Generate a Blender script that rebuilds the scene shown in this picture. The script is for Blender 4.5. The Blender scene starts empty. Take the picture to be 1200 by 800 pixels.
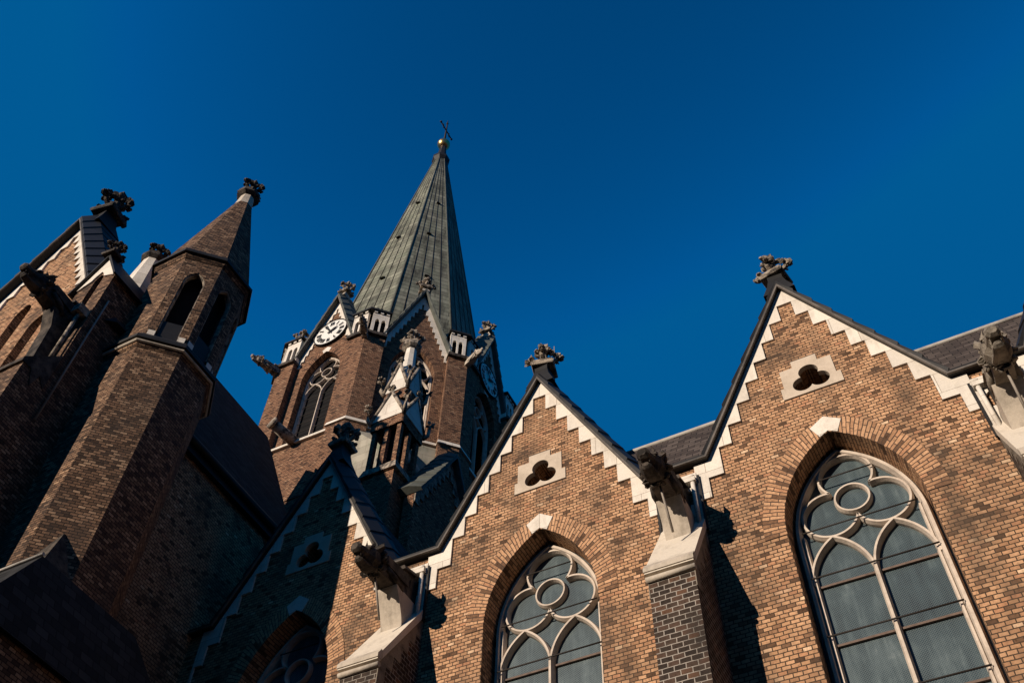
import bpy, bmesh, math, random
from mathutils import Vector, Matrix, noise
from mathutils.geometry import tessellate_polygon

R = math.radians
random.seed(7)
S = bpy.context.scene
COL = S.collection
GZ = -1.6                                   # ground level; the camera's eye is z = 0

# ------------------------------------------------------------------ camera
cam_d = bpy.data.cameras.new('camera')
cam = bpy.data.objects.new('camera', cam_d)
COL.objects.link(cam)
S.camera = cam
cam_d.sensor_fit = 'HORIZONTAL'
cam_d.sensor_width = 36.0
cam_d.lens = 36.0 * 1170.17 / 1200.0
cam_d.clip_start = 0.1
cam_d.clip_end = 6000
_yaw, _pit, _rol = R(29.02975), R(53.69434), R(2.2713)
_fw = Vector((-math.sin(_yaw)*math.cos(_pit), math.cos(_yaw)*math.cos(_pit), math.sin(_pit)))
_rt = Vector((math.cos(_yaw), math.sin(_yaw), 0))
_up = _rt.cross(_fw)
_r2 = math.cos(_rol)*_rt + math.sin(_rol)*_up
_u2 = -math.sin(_rol)*_rt + math.cos(_rol)*_up
_m = Matrix((_r2, _u2, -_fw)).transposed().to_4x4()
_m.translation = Vector((6.7101, -13.5738, 0.0))
cam.matrix_world = _m

# ------------------------------------------------------------------ light
SUN = Vector((-0.372, -0.89, 0.265)).normalized()      # direction towards the sun
w = bpy.data.worlds.new('World')
S.world = w
w.use_nodes = True
nt = w.node_tree
nt.nodes.clear()
sky = nt.nodes.new('ShaderNodeTexSky')
sky.sky_type = 'NISHITA'
sky.sun_disc = False
sky.sun_elevation = math.asin(SUN.z)
sky.sun_rotation = math.atan2(SUN.x, SUN.y)
sky.altitude = 900
sky.air_density = 1.0
sky.dust_density = 0.1
sky.ozone_density = 2.5
bg = nt.nodes.new('ShaderNodeBackground')
bg.inputs['Strength'].default_value = 0.05
tint = nt.nodes.new('ShaderNodeMix'); tint.data_type = 'RGBA'; tint.blend_type = 'MULTIPLY'
tint.inputs[0].default_value = 1.0
tint.inputs[7].default_value = (0.08, 3.45, 1.5, 1)
cap_ = nt.nodes.new('ShaderNodeMix'); cap_.data_type = 'RGBA'; cap_.blend_type = 'DARKEN'
cap_.inputs[0].default_value = 1.0
cap_.inputs[7].default_value = (0.05, 2.0, 5.9, 1)      # keeps the horizon glow no brighter than the clear blue
wo = nt.nodes.new('ShaderNodeOutputWorld')
gm = nt.nodes.new('ShaderNodeGamma'); gm.inputs['Gamma'].default_value = 3.0
nt.links.new(sky.outputs[0], gm.inputs['Color'])
nt.links.new(gm.outputs[0], tint.inputs[6])
nt.links.new(tint.outputs[2], cap_.inputs[6])
nt.links.new(cap_.outputs[2], bg.inputs['Color'])
nt.links.new(bg.outputs[0], wo.inputs['Surface'])

sl = bpy.data.lights.new('sun', 'SUN')
sl.energy = 5.0
sl.angle = R(0.5)
sl.color = (1.0, 0.87, 0.72)
so = bpy.data.objects.new('sun', sl)
COL.objects.link(so)
so.rotation_euler = SUN.to_track_quat('Z', 'Y').to_euler()
so.location = (-30, -60, 60)

S.view_settings.view_transform = 'Standard'
S.view_settings.look = 'None'
S.view_settings.exposure = 0.0
S.view_settings.gamma = 1.0
S.cycles.max_bounces = 4
S.cycles.diffuse_bounces = 1

# ------------------------------------------------------------------ materials
class NT:
    def __init__(s, name):
        s.m = bpy.data.materials.new(name)
        s.m.use_nodes = True
        s.t = s.m.node_tree
        s.b = s.t.nodes['Principled BSDF']
        s.b.inputs['Specular IOR Level'].default_value = 0.25
    def n(s, typ, **kw):
        x = s.t.nodes.new(typ)
        for k, v in kw.items():
            setattr(x, k, v)
        return x
    def l(s, a, b):
        s.t.links.new(a, b)
    def math(s, op, a, b=None):
        x = s.n('ShaderNodeMath', operation=op)
        for i, v in enumerate((a, b)):
            if v is None: continue
            if isinstance(v, (int, float)): x.inputs[i].default_value = v
            else: s.l(v, x.inputs[i])
        return x.outputs[0]
    def vmath(s, op, a, b=None, out=0):
        x = s.n('ShaderNodeVectorMath', operation=op)
        for i, v in enumerate((a, b)):
            if v is None: continue
            if isinstance(v, (tuple, list)): x.inputs[i].default_value = v
            else: s.l(v, x.inputs[i])
        return x.outputs[out]
    def noise(s, vec, scale, detail=4, rough=0.6):
        x = s.n('ShaderNodeTexNoise')
        x.inputs['Scale'].default_value = scale
        x.inputs['Detail'].default_value = detail
        x.inputs['Roughness'].default_value = rough
        s.l(vec, x.inputs['Vector'])
        return x.outputs['Fac']
    def ramp(s, fac, stops, interp='LINEAR'):
        x = s.n('ShaderNodeValToRGB')
        r = x.color_ramp
        r.interpolation = interp
        while len(r.elements) < len(stops): r.elements.new(0.5)
        for e, (p, c) in zip(r.elements, stops):
            e.position = p
            e.color = (*c, 1) if len(c) == 3 else c
        s.l(fac, x.inputs[0])
        return x.outputs[0]
    def mix(s, fac, a, b, mode='MIX'):
        x = s.n('ShaderNodeMix', data_type='RGBA', blend_type=mode)
        if isinstance(fac, (int, float)): x.inputs[0].default_value = fac
        else: s.l(fac, x.inputs[0])
        for i, v in ((6, a), (7, b)):
            if isinstance(v, tuple): x.inputs[i].default_value = (*v, 1)
            else: s.l(v, x.inputs[i])
        return x.outputs[2]
    def wallvec(s):
        g = s.n('ShaderNodeNewGeometry')
        c = s.vmath('CROSS_PRODUCT', (0, 0, 1), g.outputs['True Normal'])
        ln = s.vmath('LENGTH', c, out=1)
        ln = s.math('MAXIMUM', ln, 0.05)
        t = s.vmath('NORMALIZE', c)
        u = s.vmath('DOT_PRODUCT', g.outputs['Position'], t, out=1)
        sp = s.n('ShaderNodeSeparateXYZ')
        s.l(g.outputs['Position'], sp.inputs[0])
        v = s.math('DIVIDE', sp.outputs['Z'], ln)
        cb = s.n('ShaderNodeCombineXYZ')
        s.l(u, cb.inputs[0]); s.l(v, cb.inputs[1])
        return cb.outputs[0], g.outputs['Position']
    def bump(s, h, dist, strength=0.7):
        x = s.n('ShaderNodeBump')
        x.inputs['Distance'].default_value = dist
        x.inputs['Strength'].default_value = strength
        s.l(h, x.inputs['Height'])
        s.l(x.outputs[0], s.b.inputs['Normal'])
    def finish(s, col, rough=0.85, spec=None):
        s.l(col, s.b.inputs['Base Color'])
        if isinstance(rough, (int, float)): s.b.inputs['Roughness'].default_value = rough
        else: s.l(rough, s.b.inputs['Roughness'])
        if spec is not None: s.b.inputs['Specular IOR Level'].default_value = spec
        return s.m

def brick_mat(name, palette, mortar, bw=0.152, bh=0.078, ms=0.0090, soot=0.55, gain=1.0, uv=False, sootcol=(0.05, 0.04, 0.035), offset=0.5, sootlo=0.5, sooth=0.72):
    k = NT(name)
    if uv:
        u = k.n('ShaderNodeUVMap'); vec = u.outputs[0]
        pos = k.n('ShaderNodeNewGeometry').outputs['Position']
    else:
        vec, pos = k.wallvec()
    nz = k.n('ShaderNodeTexNoise'); nz.inputs['Scale'].default_value = 5.0
    k.l(pos, nz.inputs['Vector'])
    wob = k.vmath('SCALE', k.vmath('SUBTRACT', nz.outputs['Color'], (0.5, 0.5, 0.5)))
    wob.node.inputs['Scale'].default_value = 0.022
    vec2 = k.vmath('ADD', vec, wob)
    b = k.n('ShaderNodeTexBrick', offset=offset, squash=1.0)
    b.inputs['Scale'].default_value = 1
    b.inputs['Brick Width'].default_value = bw
    b.inputs['Row Height'].default_value = bh
    b.inputs['Mortar Size'].default_value = ms
    b.inputs['Mortar Smooth'].default_value = 0.25
    b.inputs['Color1'].default_value = (0, 0, 0, 1)
    b.inputs['Color2'].default_value = (1, 1, 1, 1)
    b.inputs['Mortar'].default_value = (0.5, 0.5, 0.5, 1)
    k.l(vec2, b.inputs['Vector'])
    col = k.ramp(b.outputs['Color'], palette)
    mott = k.noise(pos, 17, 6, 0.75)
    col = k.mix(1.0, col, k.ramp(mott, [(0.30, (0.34, 0.32, 0.30)), (0.48, (0.92, 0.90, 0.88)), (0.72, (1.35, 1.33, 1.28))]), 'MULTIPLY')
    col = k.mix(b.outputs['Fac'], col, mortar)
    med = k.noise(pos, 1.1, 5, 0.62)
    big = k.noise(pos, 0.33, 3, 0.6)
    run = k.noise(k.vmath('MULTIPLY', pos, (2.2, 2.2, 0.28)), 1.0, 4, 0.6)      # rain run-off
    sm = k.math('ADD', k.math('ADD', k.math('MULTIPLY', med, 0.45), k.math('MULTIPLY', run, 0.25)), k.math('MULTIPLY', big, 0.3))
    # soot clings to single bricks as well as to patches
    sm = k.math('ADD', sm, k.math('MULTIPLY', k.math('SUBTRACT', mott, 0.5), 0.25))
    f = k.ramp(sm, [(sootlo, (0, 0, 0)), (sooth, (1, 1, 1))])
    f = k.math('MULTIPLY', f, soot)
    col = k.mix(f, col, sootcol)
    if gain != 1.0: col = k.mix(1.0, col, (gain, gain, gain), 'MULTIPLY')
    h = k.math('SUBTRACT', 1.0, b.outputs['Fac'])
    h = k.math('ADD', h, k.math('MULTIPLY', mott, 0.6))
    k.bump(h, 0.018, 0.8)
    return k.finish(col, 0.9, 0.15)

PAL = [(0.0, (0.10, 0.055, 0.032)), (0.09, (0.22, 0.12, 0.068)), (0.16, (0.40, 0.218, 0.12)), (0.3, (0.50, 0.278, 0.154)), (0.6, (0.60, 0.352, 0.20)), (0.86, (0.47, 0.262, 0.142)), (0.95, (0.50, 0.245, 0.135)), (1.0, (0.78, 0.54, 0.345))]
PALT = [(0.0, (0.08, 0.045, 0.03)), (0.3, (0.25, 0.13, 0.075)), (0.6, (0.34, 0.185, 0.108)), (0.85, (0.24, 0.118, 0.068)), (1.0, (0.46, 0.28, 0.17))]
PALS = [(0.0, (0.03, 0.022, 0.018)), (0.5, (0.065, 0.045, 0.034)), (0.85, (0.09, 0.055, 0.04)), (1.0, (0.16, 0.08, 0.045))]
PALU = [(0.0, (0.06, 0.036, 0.024)), (0.4, (0.19, 0.108, 0.066)), (0.75, (0.27, 0.157, 0.095)), (1.0, (0.44, 0.28, 0.175))]
M = {}
M['brick'] = brick_mat('brick', PAL, (0.06, 0.04, 0.027), soot=0.8, sootcol=(0.075, 0.053, 0.038), sootlo=0.475, sooth=0.60)
M['brick_arch'] = brick_mat('brick_arch', PAL, (0.085, 0.055, 0.04), uv=True, bw=0.27, bh=0.072, soot=0.5)
M['brick_tower'] = brick_mat('brick_tower', PALT, (0.05, 0.033, 0.026), soot=0.55, sootlo=0.45, sooth=0.75)
M['brick_tower_arch'] = brick_mat('brick_tower_arch', PALT, (0.05, 0.033, 0.026), uv=True, bw=0.27, bh=0.072, soot=0.5)
M['brick_turret'] = brick_mat('brick_turret', PALU, (0.02, 0.015, 0.012), bw=0.15, bh=0.07, ms=.0085, soot=0.75, sootlo=0.44, sooth=0.66)  # soot raised so the brick colour itself deepens the turret's shade
M['brick_soot_shade'] = brick_mat('brick_soot_shade', PALS, (0.36, 0.31, 0.26), bw=0.19, bh=0.096, ms=0.009, soot=0.85, sootcol=(0.03, 0.024, 0.02), sootlo=0.48, sooth=0.6)  # sooty shaft brick, also used as painted shade beneath the cap slab

def stone_mat(name, base, dark, amount=0.5, scale=1.2, lo=0.45, hi=0.75, rough=0.85, bumpd=0.01, streak=False, green=None, joints=None):
    k = NT(name)
    g = k.n('ShaderNodeNewGeometry')
    pos = g.outputs['Position']
    a = k.noise(pos, scale, 6, 0.65)
    if streak:
        st = k.vmath('MULTIPLY', pos, (3.5, 3.5, 0.35))
        a = k.math('ADD', k.math('MULTIPLY', a, 0.55), k.math('MULTIPLY', k.noise(st, 1.6, 4, 0.6), 0.45))
    f = k.math('MULTIPLY', k.ramp(a, [(lo, (0, 0, 0)), (hi, (1, 1, 1))]), amount)
    fine = k.noise(pos, 30, 4, 0.7)
    c = k.mix(f, base, dark)
    if green:
        gm = k.ramp(k.noise(pos, scale*0.7, 4, 0.6), [(0.5, (0, 0, 0)), (0.66, (1, 1, 1))])
        c = k.mix(k.math('MULTIPLY', gm, 0.6), c, green)
    c = k.mix(1.0, c, k.ramp(fine, [(0.25, (0.85, 0.85, 0.85)), (0.75, (1.08, 1.08, 1.08))]), 'MULTIPLY')
    if joints:
        jv, _ = k.wallvec()
        jb = k.n('ShaderNodeTexBrick', offset=0.5)
        jb.inputs['Scale'].default_value = 1
        jb.inputs['Brick Width'].default_value = joints[0]
        jb.inputs['Row Height'].default_value = joints[1]
        jb.inputs['Mortar Size'].default_value = 0.006
        jb.inputs['Color1'].default_value = (0.82, 0.82, 0.82, 1); jb.inputs['Color2'].default_value = (1, 1, 1, 1)
        k.l(jv, jb.inputs['Vector'])
        c = k.mix(1.0, c, k.mix(jb.outputs['Fac'], jb.outputs['Color'], (0.45, 0.42, 0.4)), 'MULTIPLY')
    k.bump(fine, bumpd, 0.6)
    return k.finish(c, rough, 0.2)

M['trim'] = stone_mat('white_trim_stone', (0.82, 0.73, 0.62), (0.36, 0.29, 0.22), 0.6, 2.2, 0.5, 0.72, streak=True, joints=(0.9, 0.524))
M['cap_top'] = stone_mat('cap_slab_stone', (0.66, 0.57, 0.46), (0.26, 0.21, 0.16), 0.7, 1.4, 0.5, 0.75, streak=True)
M['panel'] = stone_mat('panel_stone', (0.60, 0.49, 0.38), (0.32, 0.25, 0.18), 0.6, 1.8, 0.45, 0.75)
M['cap_stone'] = stone_mat('cap_stone', (0.52, 0.44, 0.35), (0.14, 0.115, 0.09), 0.8, 1.8, 0.48, 0.72, streak=True)
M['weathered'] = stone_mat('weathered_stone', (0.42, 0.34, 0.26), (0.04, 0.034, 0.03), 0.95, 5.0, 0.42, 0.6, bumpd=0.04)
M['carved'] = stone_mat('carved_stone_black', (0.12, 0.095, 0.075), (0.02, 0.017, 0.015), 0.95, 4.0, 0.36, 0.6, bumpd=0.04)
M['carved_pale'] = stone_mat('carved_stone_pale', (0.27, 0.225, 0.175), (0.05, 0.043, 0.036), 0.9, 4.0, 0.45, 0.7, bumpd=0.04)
M['tracery'] = stone_mat('tracery_stone', (0.64, 0.53, 0.43), (0.24, 0.18, 0.14), 0.6, 3.0, 0.45, 0.75)
M['pale_green'] = stone_mat('ledge_stone', (0.42, 0.38, 0.30), (0.12, 0.10, 0.08), 0.6, 1.5, 0.45, 0.7, streak=True, green=(0.16, 0.2, 0.13), joints=(1.1, 0.4))
M['metal'] = stone_mat('dark_sheet_metal', (0.024, 0.022, 0.021), (0.011, 0.0105, 0.0105), 0.7, 2.5, 0.35, 0.7, rough=0.55, bumpd=0.004)
M['metal_green'] = stone_mat('patinated_coping', (0.115, 0.12, 0.10), (0.04, 0.04, 0.037), 0.7, 2.5, 0.4, 0.7, rough=0.7, bumpd=0.006)
M['strip'] = stone_mat('edge_strip_metal', (0.16, 0.135, 0.115), (0.04, 0.035, 0.03), 0.7, 2.0, 0.4, 0.6, rough=0.6)
M['lead'] = stone_mat('pale_flashing', (0.45, 0.41, 0.36), (0.16, 0.14, 0.13), 0.6, 3, 0.45, 0.7, rough=0.6)
M['iron'] = stone_mat('iron', (0.035, 0.028, 0.024), (0.015, 0.013, 0.012), 0.5, 6, rough=0.6)
M['rod'] = stone_mat('painted_rod', (0.34, 0.29, 0.24), (0.09, 0.07, 0.06), 0.6, 6, rough=0.6)
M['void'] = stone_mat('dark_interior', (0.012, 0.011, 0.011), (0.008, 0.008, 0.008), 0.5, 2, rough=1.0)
M['rust'] = stone_mat('rusty_bar', (0.17, 0.12, 0.095), (0.05, 0.036, 0.03), 0.7, 9, rough=0.8)
k = NT('gold'); k.b.inputs['Metallic'].default_value = 1.0; M['gold'] = k.finish(k.mix(0.0, (0.72, 0.42, 0.16), (0.7, 0.4, 0.1)), 0.32, 0.5)

def slate_mat(name, pal, bw, bh, streaky=0.5, mortar=(0.012, 0.012, 0.012), moss=None):
    k = NT(name)
    vec, pos = k.wallvec()
    b = k.n('ShaderNodeTexBrick', offset=0.5)
    b.inputs['Scale'].default_value = 1
    b.inputs['Brick Width'].default_value = bw
    b.inputs['Row Height'].default_value = bh
    b.inputs['Mortar Size'].default_value = bh*0.05
    b.inputs['Mortar Smooth'].default_value = 0.4
    b.inputs['Color1'].default_value = (0, 0, 0, 1)
    b.inputs['Color2'].default_value = (1, 1, 1, 1)
    k.l(vec, b.inputs['Vector'])
    c = k.ramp(b.outputs['Color'], pal)
    st = k.vmath('MULTIPLY', vec, (1.0, 0.18, 1.0))
    a = k.noise(st, 2.2, 6, 0.7)
    f = k.math('MULTIPLY', k.ramp(a, [(0.42, (0, 0, 0)), (0.66, (1, 1, 1))]), streaky)
    c = k.mix(f, c, (0.02, 0.02, 0.018))
    if moss:
        f2 = k.math('MULTIPLY', k.ramp(k.noise(pos, 0.9, 5, 0.7), [(0.45, (0, 0, 0)), (0.65, (1, 1, 1))]), 0.6)
        c = k.mix(f2, c, moss)
    c = k.mix(b.outputs['Fac'], c, mortar)
    k.bump(k.math('ADD', k.math('SUBTRACT', 1.0, b.outputs['Fac']), k.math('MULTIPLY', b.outputs['Color'], 0.5)), 0.02, 0.7)
    return k.finish(c, 0.85, 0.1)

M['slate'] = slate_mat('slate_roof', [(0, (0.05, 0.038, 0.034)), (0.5, (0.075, 0.058, 0.05)), (1, (0.115, 0.09, 0.078))], 0.3, 0.17, 0.25)
M['slate_dark'] = slate_mat('slate_dark', [(0, (0.018, 0.018, 0.019)), (1, (0.045, 0.044, 0.045))], 0.3, 0.2, 0.3)
M['spire'] = slate_mat('spire_slate', [(0, (0.155, 0.152, 0.118)), (0.5, (0.225, 0.221, 0.17)), (1, (0.30, 0.293, 0.225))], 4.3, 0.42, 0.85, mortar=(0.07, 0.07, 0.058), moss=(0.20, 0.217, 0.157))

# glass behind a fine protective wire mesh
k = NT('meshed_glass')
vec, pos = k.wallvec()
wv = []
for rot in ((1, 1, 0), (1, -1, 0)):
    d = k.vmath('DOT_PRODUCT', vec, rot, out=1)
    s_ = k.math('SINE', k.math('MULTIPLY', d, 2*math.pi/0.042))
    wv.append(k.math('GREATER_THAN', s_, 0.55))
mesh = k.math('MAXIMUM', wv[0], wv[1])
big = k.noise(pos, 1.3, 5, 0.65)
stv = k.noise(k.vmath('MULTIPLY', pos, (4, 4, 0.5)), 1.6, 4, 0.65)
dirt = k.ramp(k.math('ADD', k.math('MULTIPLY', big, 0.5), k.math('MULTIPLY', stv, 0.5)), [(0.34, (0.014, 0.026, 0.032)), (0.5, (0.034, 0.056, 0.064)), (0.6, (0.075, 0.105, 0.112)), (0.7, (0.20, 0.235, 0.235))])
c = k.mix(k.math('MULTIPLY', mesh, 0.42), dirt, (0.095, 0.115, 0.115))
k.bump(mesh, 0.01, 0.5)
M['glass'] = k.finish(c, k.math('ADD', k.math('MULTIPLY', mesh, 0.35), 0.22), 0.5)
k = NT('dark_glass'); k.b.inputs['Roughness'].default_value = 0.25
g_ = k.n('ShaderNodeNewGeometry')
M['dark_glass'] = k.finish(k.ramp(k.noise(g_.outputs['Position'], 1.5), [(0.3, (0.006, 0.006, 0.006)), (0.7, (0.016, 0.015, 0.015))]), 0.5, 0.15)
M['dial'] = stone_mat('white_enamel_dial', (0.80, 0.77, 0.71), (0.62, 0.56, 0.48), 0.4, 1.5, rough=0.5, bumpd=0.001)
M['teal'] = stone_mat('teal_enamel', (0.22, 0.85, 0.78), (0.16, 0.66, 0.62), 0.5, 1.5, rough=0.5, bumpd=0.001)
M['black'] = stone_mat('black_paint', (0.012, 0.012, 0.012), (0.02, 0.018, 0.016), 0.5, 3, rough=0.6, bumpd=0.001)
k = NT('ground_paving')
g_ = k.n('ShaderNodeNewGeometry')
b = k.n('ShaderNodeTexBrick', offset=0.5); b.inputs['Scale'].default_value = 1; b.inputs['Brick Width'].default_value = .22; b.inputs['Row Height'].default_value = .2
b.inputs['Mortar Size'].default_value = .012
b.inputs['Color1'].default_value = (.06, .055, .05, 1); b.inputs['Color2'].default_value = (.11, .10, .09, 1); b.inputs['Mortar'].default_value = (.03, .03, .028, 1)
k.l(g_.outputs['Position'], b.inputs['Vector'])
k.bump(k.math('SUBTRACT', 1.0, b.outputs['Fac']), 0.02)
M['ground'] = k.finish(k.mix(1.0, b.outputs['Color'], k.ramp(k.noise(g_.outputs['Position'], .6), [(.3, (.7, .7, .7)), (.7, (1.2, 1.2, 1.2))]), 'MULTIPLY'), 0.9)

# ------------------------------------------------------------------ mesh helpers
def xf(U=(1, 0, 0), Y=(0, 1, 0), O=(0, 0, 0)):
    U, Y, O = Vector(U), Vector(Y), Vector(O)
    return lambda u, y, z: O + U*u + Y*y + Vector((0, 0, z))

class MB:
    def __init__(s):
        s.v, s.f, s.uv = [], [], {}
        s.smooth = set()
    def face(s, pts, uvs=None, smooth=False):
        i = len(s.v)
        s.v += [Vector(p) for p in pts]
        s.f.append(list(range(i, i+len(pts))))
        if uvs: s.uv[len(s.f)-1] = uvs
        if smooth: s.smooth.add(len(s.f)-1)
    def hexa(s, p):                         # 8 points: bottom ring 0-3, top ring 4-7
        for q in ((3, 2, 1, 0), (4, 5, 6, 7), (0, 1, 5, 4), (1, 2, 6, 5), (2, 3, 7, 6), (3, 0, 4, 7)):
            s.face([p[i] for i in q])
    def box(s, x0, x1, y0, y1, z0, z1, T=None):
        T = T or (lambda u, y, z: Vector((u, y, z)))
        s.hexa([T(x0, y0, z0), T(x1, y0, z0), T(x1, y1, z0), T(x0, y1, z0), T(x0, y0, z1), T(x1, y0, z1), T(x1, y1, z1), T(x0, y1, z1)])
    def extrude_xz(s, outer, holes, y0, y1, back=True, hole_sides=True, T=None):
        T = T or (lambda u, y, z: Vector((u, y, z)))
        loops = [outer] + list(holes)
        tri = tessellate_polygon([[Vector((p[0], p[1], 0)) for p in l] for l in loops])
        flat = [p for l in loops for p in l]
        i0 = len(s.v)
        s.v += [T(p[0], y0, p[1]) for p in flat]
        for t in tri: s.f.append([i0+j for j in t])
        if back:
            i1 = len(s.v)
            s.v += [T(p[0], y1, p[1]) for p in flat]
            for t in tri: s.f.append([i1+j for j in reversed(t)])
        for li, l in enumerate(loops):
            if li and not hole_sides: continue
            n = len(l)
            for j in range(n):
                a, b_ = l[j], l[(j+1) % n]
                s.face([T(a[0], y0, a[1]), T(b_[0], y0, b_[1]), T(b_[0], y1, b_[1]), T(a[0], y1, a[1])])
    def extrude_xy(s, poly, z0, z1, poly2=None):
        poly2 = poly2 or poly
        n = len(poly)
        s.face([(p[0], p[1], z0) for p in reversed(poly)])
        s.face([(p[0], p[1], z1) for p in poly2])
        for j in range(n):
            a, b_, c_, d_ = poly[j], poly[(j+1) % n], poly2[(j+1) % n], poly2[j]
            s.face([(a[0], a[1], z0), (b_[0], b_[1], z0), (c_[0], c_[1], z1), (d_[0], d_[1], z1)])
    def extrude_yz(s, poly, x0, x1):
        n = len(poly)
        tri = tessellate_polygon([[Vector((p[0], p[1], 0)) for p in poly]])
        for x, rev in ((x0, 0), (x1, 1)):
            i0 = len(s.v)
            s.v += [Vector((x, p[0], p[1])) for p in poly]
            for t in tri: s.f.append([i0+j for j in (reversed(t) if rev else t)])
        for j in range(n):
            a, b_ = poly[j], poly[(j+1) % n]
            s.face([(x0, a[0], a[1]), (x0, b_[0], b_[1]), (x1, b_[0], b_[1]), (x1, a[0], a[1])])
    def rings(s, rs, smooth=False, cap=True):
        n = len(rs[0])
        i0 = len(s.v)
        for r in rs: s.v += [Vector(p) for p in r]
        for k_ in range(len(rs)-1):
            for j in range(n):
                s.f.append([i0+k_*n+j, i0+k_*n+(j+1) % n, i0+(k_+1)*n+(j+1) % n, i0+(k_+1)*n+j])
                if smooth: s.smooth.add(len(s.f)-1)
        if cap:
            s.f.append([i0+j for j in reversed(range(n))])
            s.f.append([i0+(len(rs)-1)*n+j for j in range(n)])
    def tube(s, path, rad, n=8):
        path = [Vector(p) for p in path]
        rr = rad if isinstance(rad, (list, tuple)) else [rad]*len(path)
        rs = []
        for i, p in enumerate(path):
            d = (path[min(i+1, len(path)-1)] - path[max(i-1, 0)]).normalized()
            a = d.orthogonal().normalized() if abs(d.z) < 0.99 else Vector((1, 0, 0))
            if abs(d.z) < 0.99:
                a = d.cross(Vector((0, 0, 1))).normalized()
            b_ = d.cross(a).normalized()
            rs.append([p + rr[i]*(math.cos(t)*a + math.sin(t)*b_) for t in [2*math.pi*j/n for j in range(n)]])
        s.rings(rs, smooth=True)
    def lump(s, c, r, seed=0, amp=0.35, sub=2, sc=(1, 1, 1)):
        bm = bmesh.new()
        bmesh.ops.create_icosphere(bm, subdivisions=sub, radius=1.0)
        i0 = len(s.v)
        off = Vector((seed*3.17, seed*1.31, seed*2.71))
        for v in bm.verts:
            d = 1 + amp*noise.noise(v.co*1.9+off) + amp*0.5*noise.noise(v.co*4.3+off)
            s.v.append(Vector(c) + Vector((v.co.x*sc[0], v.co.y*sc[1], v.co.z*sc[2]))*r*d)
        for f in bm.faces:
            s.f.append([i0+v.index for v in f.verts])
            s.smooth.add(len(s.f)-1)
        bm.free()
    def ribbon(s, pts, w_, y0, y1, closed=False, T=None, ch=0.45):
        # moulded bar following a 2D curve in the window plane; chamfered front
        T = T or (lambda u, y, z: Vector((u, y, z)))
        n = len(pts)
        P2 = [Vector((p[0], p[1])) for p in pts]
        prof = [(-0.5, y1), (-0.5, y0+(y1-y0)*0.45), (-0.5*ch, y0), (0.5*ch, y0), (0.5, y0+(y1-y0)*0.45), (0.5, y1)]
        rs = []
        for i in range(n):
            a = P2[(i-1) % n] if closed or i > 0 else P2[i]
            b_ = P2[(i+1) % n] if closed or i < n-1 else P2[i]
            d = (b_-a)
            if d.length < 1e-9: d = Vector((1, 0))
            d.normalize()
            nn = Vector((-d.y, d.x))
            rs.append([T(P2[i].x+nn.x*o*w_, y, P2[i].y+nn.y*o*w_) for o, y in prof])
        m_ = n if closed else n-1
        for i in range(m_):
            for j in range(5):
                s.face([rs[i][j], rs[i][j+1], rs[(i+1) % n][j+1], rs[(i+1) % n][j]])
        if not closed:
            s.face(rs[0]); s.face(list(reversed(rs[-1])))
    def build(s, name, mat, parent=None, zoff=-GZ, recalc=True):
        me = bpy.data.meshes.new(name)
        me.from_pydata([(v[0], v[1], v[2]+zoff) for v in s.v], [], s.f)
        if s.uv:
            ul = me.uv_layers.new(name='UVMap')
            for fi, uvs in s.uv.items():
                for li, q in zip(me.polygons[fi].loop_indices, uvs): ul.data[li].uv = q
        for fi in s.smooth: me.polygons[fi].use_smooth = True
        if recalc:
            bm = bmesh.new(); bm.from_mesh(me)
            bmesh.ops.remove_doubles(bm, verts=bm.verts, dist=1e-5)
            bmesh.ops.recalc_face_normals(bm, faces=bm.faces)
            bm.to_mesh(me); bm.free()
        me.materials.append(mat)
        o = bpy.data.objects.new(name, me)
        COL.objects.link(o)
        if parent: o.parent = parent
        return o

def thing(name, label, cat, loc=(0, 0, GZ), rz=0, group=None):
    o = bpy.data.objects.new(name, None)
    o.empty_display_size = 0.3
    COL.objects.link(o)
    o.location = loc
    o.rotation_euler = (0, 0, rz)
    o['label'] = label; o['category'] = cat
    if group: o['group'] = group
    return o

def dup(root, loc, label, rz=None, skip=()):
    def rec(o, par):
        c_ = o.copy(); COL.objects.link(c_)
        if par: c_.parent = par
        for ch in list(o.children):
            if ch.name.split('.')[0] in skip: continue
            rec(ch, c_)
        return c_
    r = rec(root, None)
    r.location = loc
    if rz is not None: r.rotation_euler = (0, 0, rz)
    r['label'] = label
    return r

def place(me_obj, name, parent, loc, s=1.0, rz=0):
    o = bpy.data.objects.new(name, me_obj)
    COL.objects.link(o)
    o.parent = parent
    o.location = loc
    o.scale = (s, s, s)
    o.rotation_euler = (0, 0, rz)
    return o

def arc(cx, cz, r, a0, a1, n):
    return [(cx+r*math.cos(a0+(a1-a0)*i/n), cz+r*math.sin(a0+(a1-a0)*i/n)) for i in range(n+1)]

def arch(hw, zs, zb, n=14, cu=0.0, k=1.0):
    """closed outline of a pointed opening: up the right side, over the arch, down the left"""
    r = 2*hw*k
    c = r-hw
    a1 = math.acos(c/r)
    rt = [(cu-c+r*math.cos(a1*i/n), zs+r*math.sin(a1*i/n)) for i in range(n+1)]
    lf = [(2*cu-p[0], p[1]) for p in reversed(rt[:-1])]
    return [(cu+hw, zb)] + rt + lf + [(cu-hw, zb)]

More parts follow.
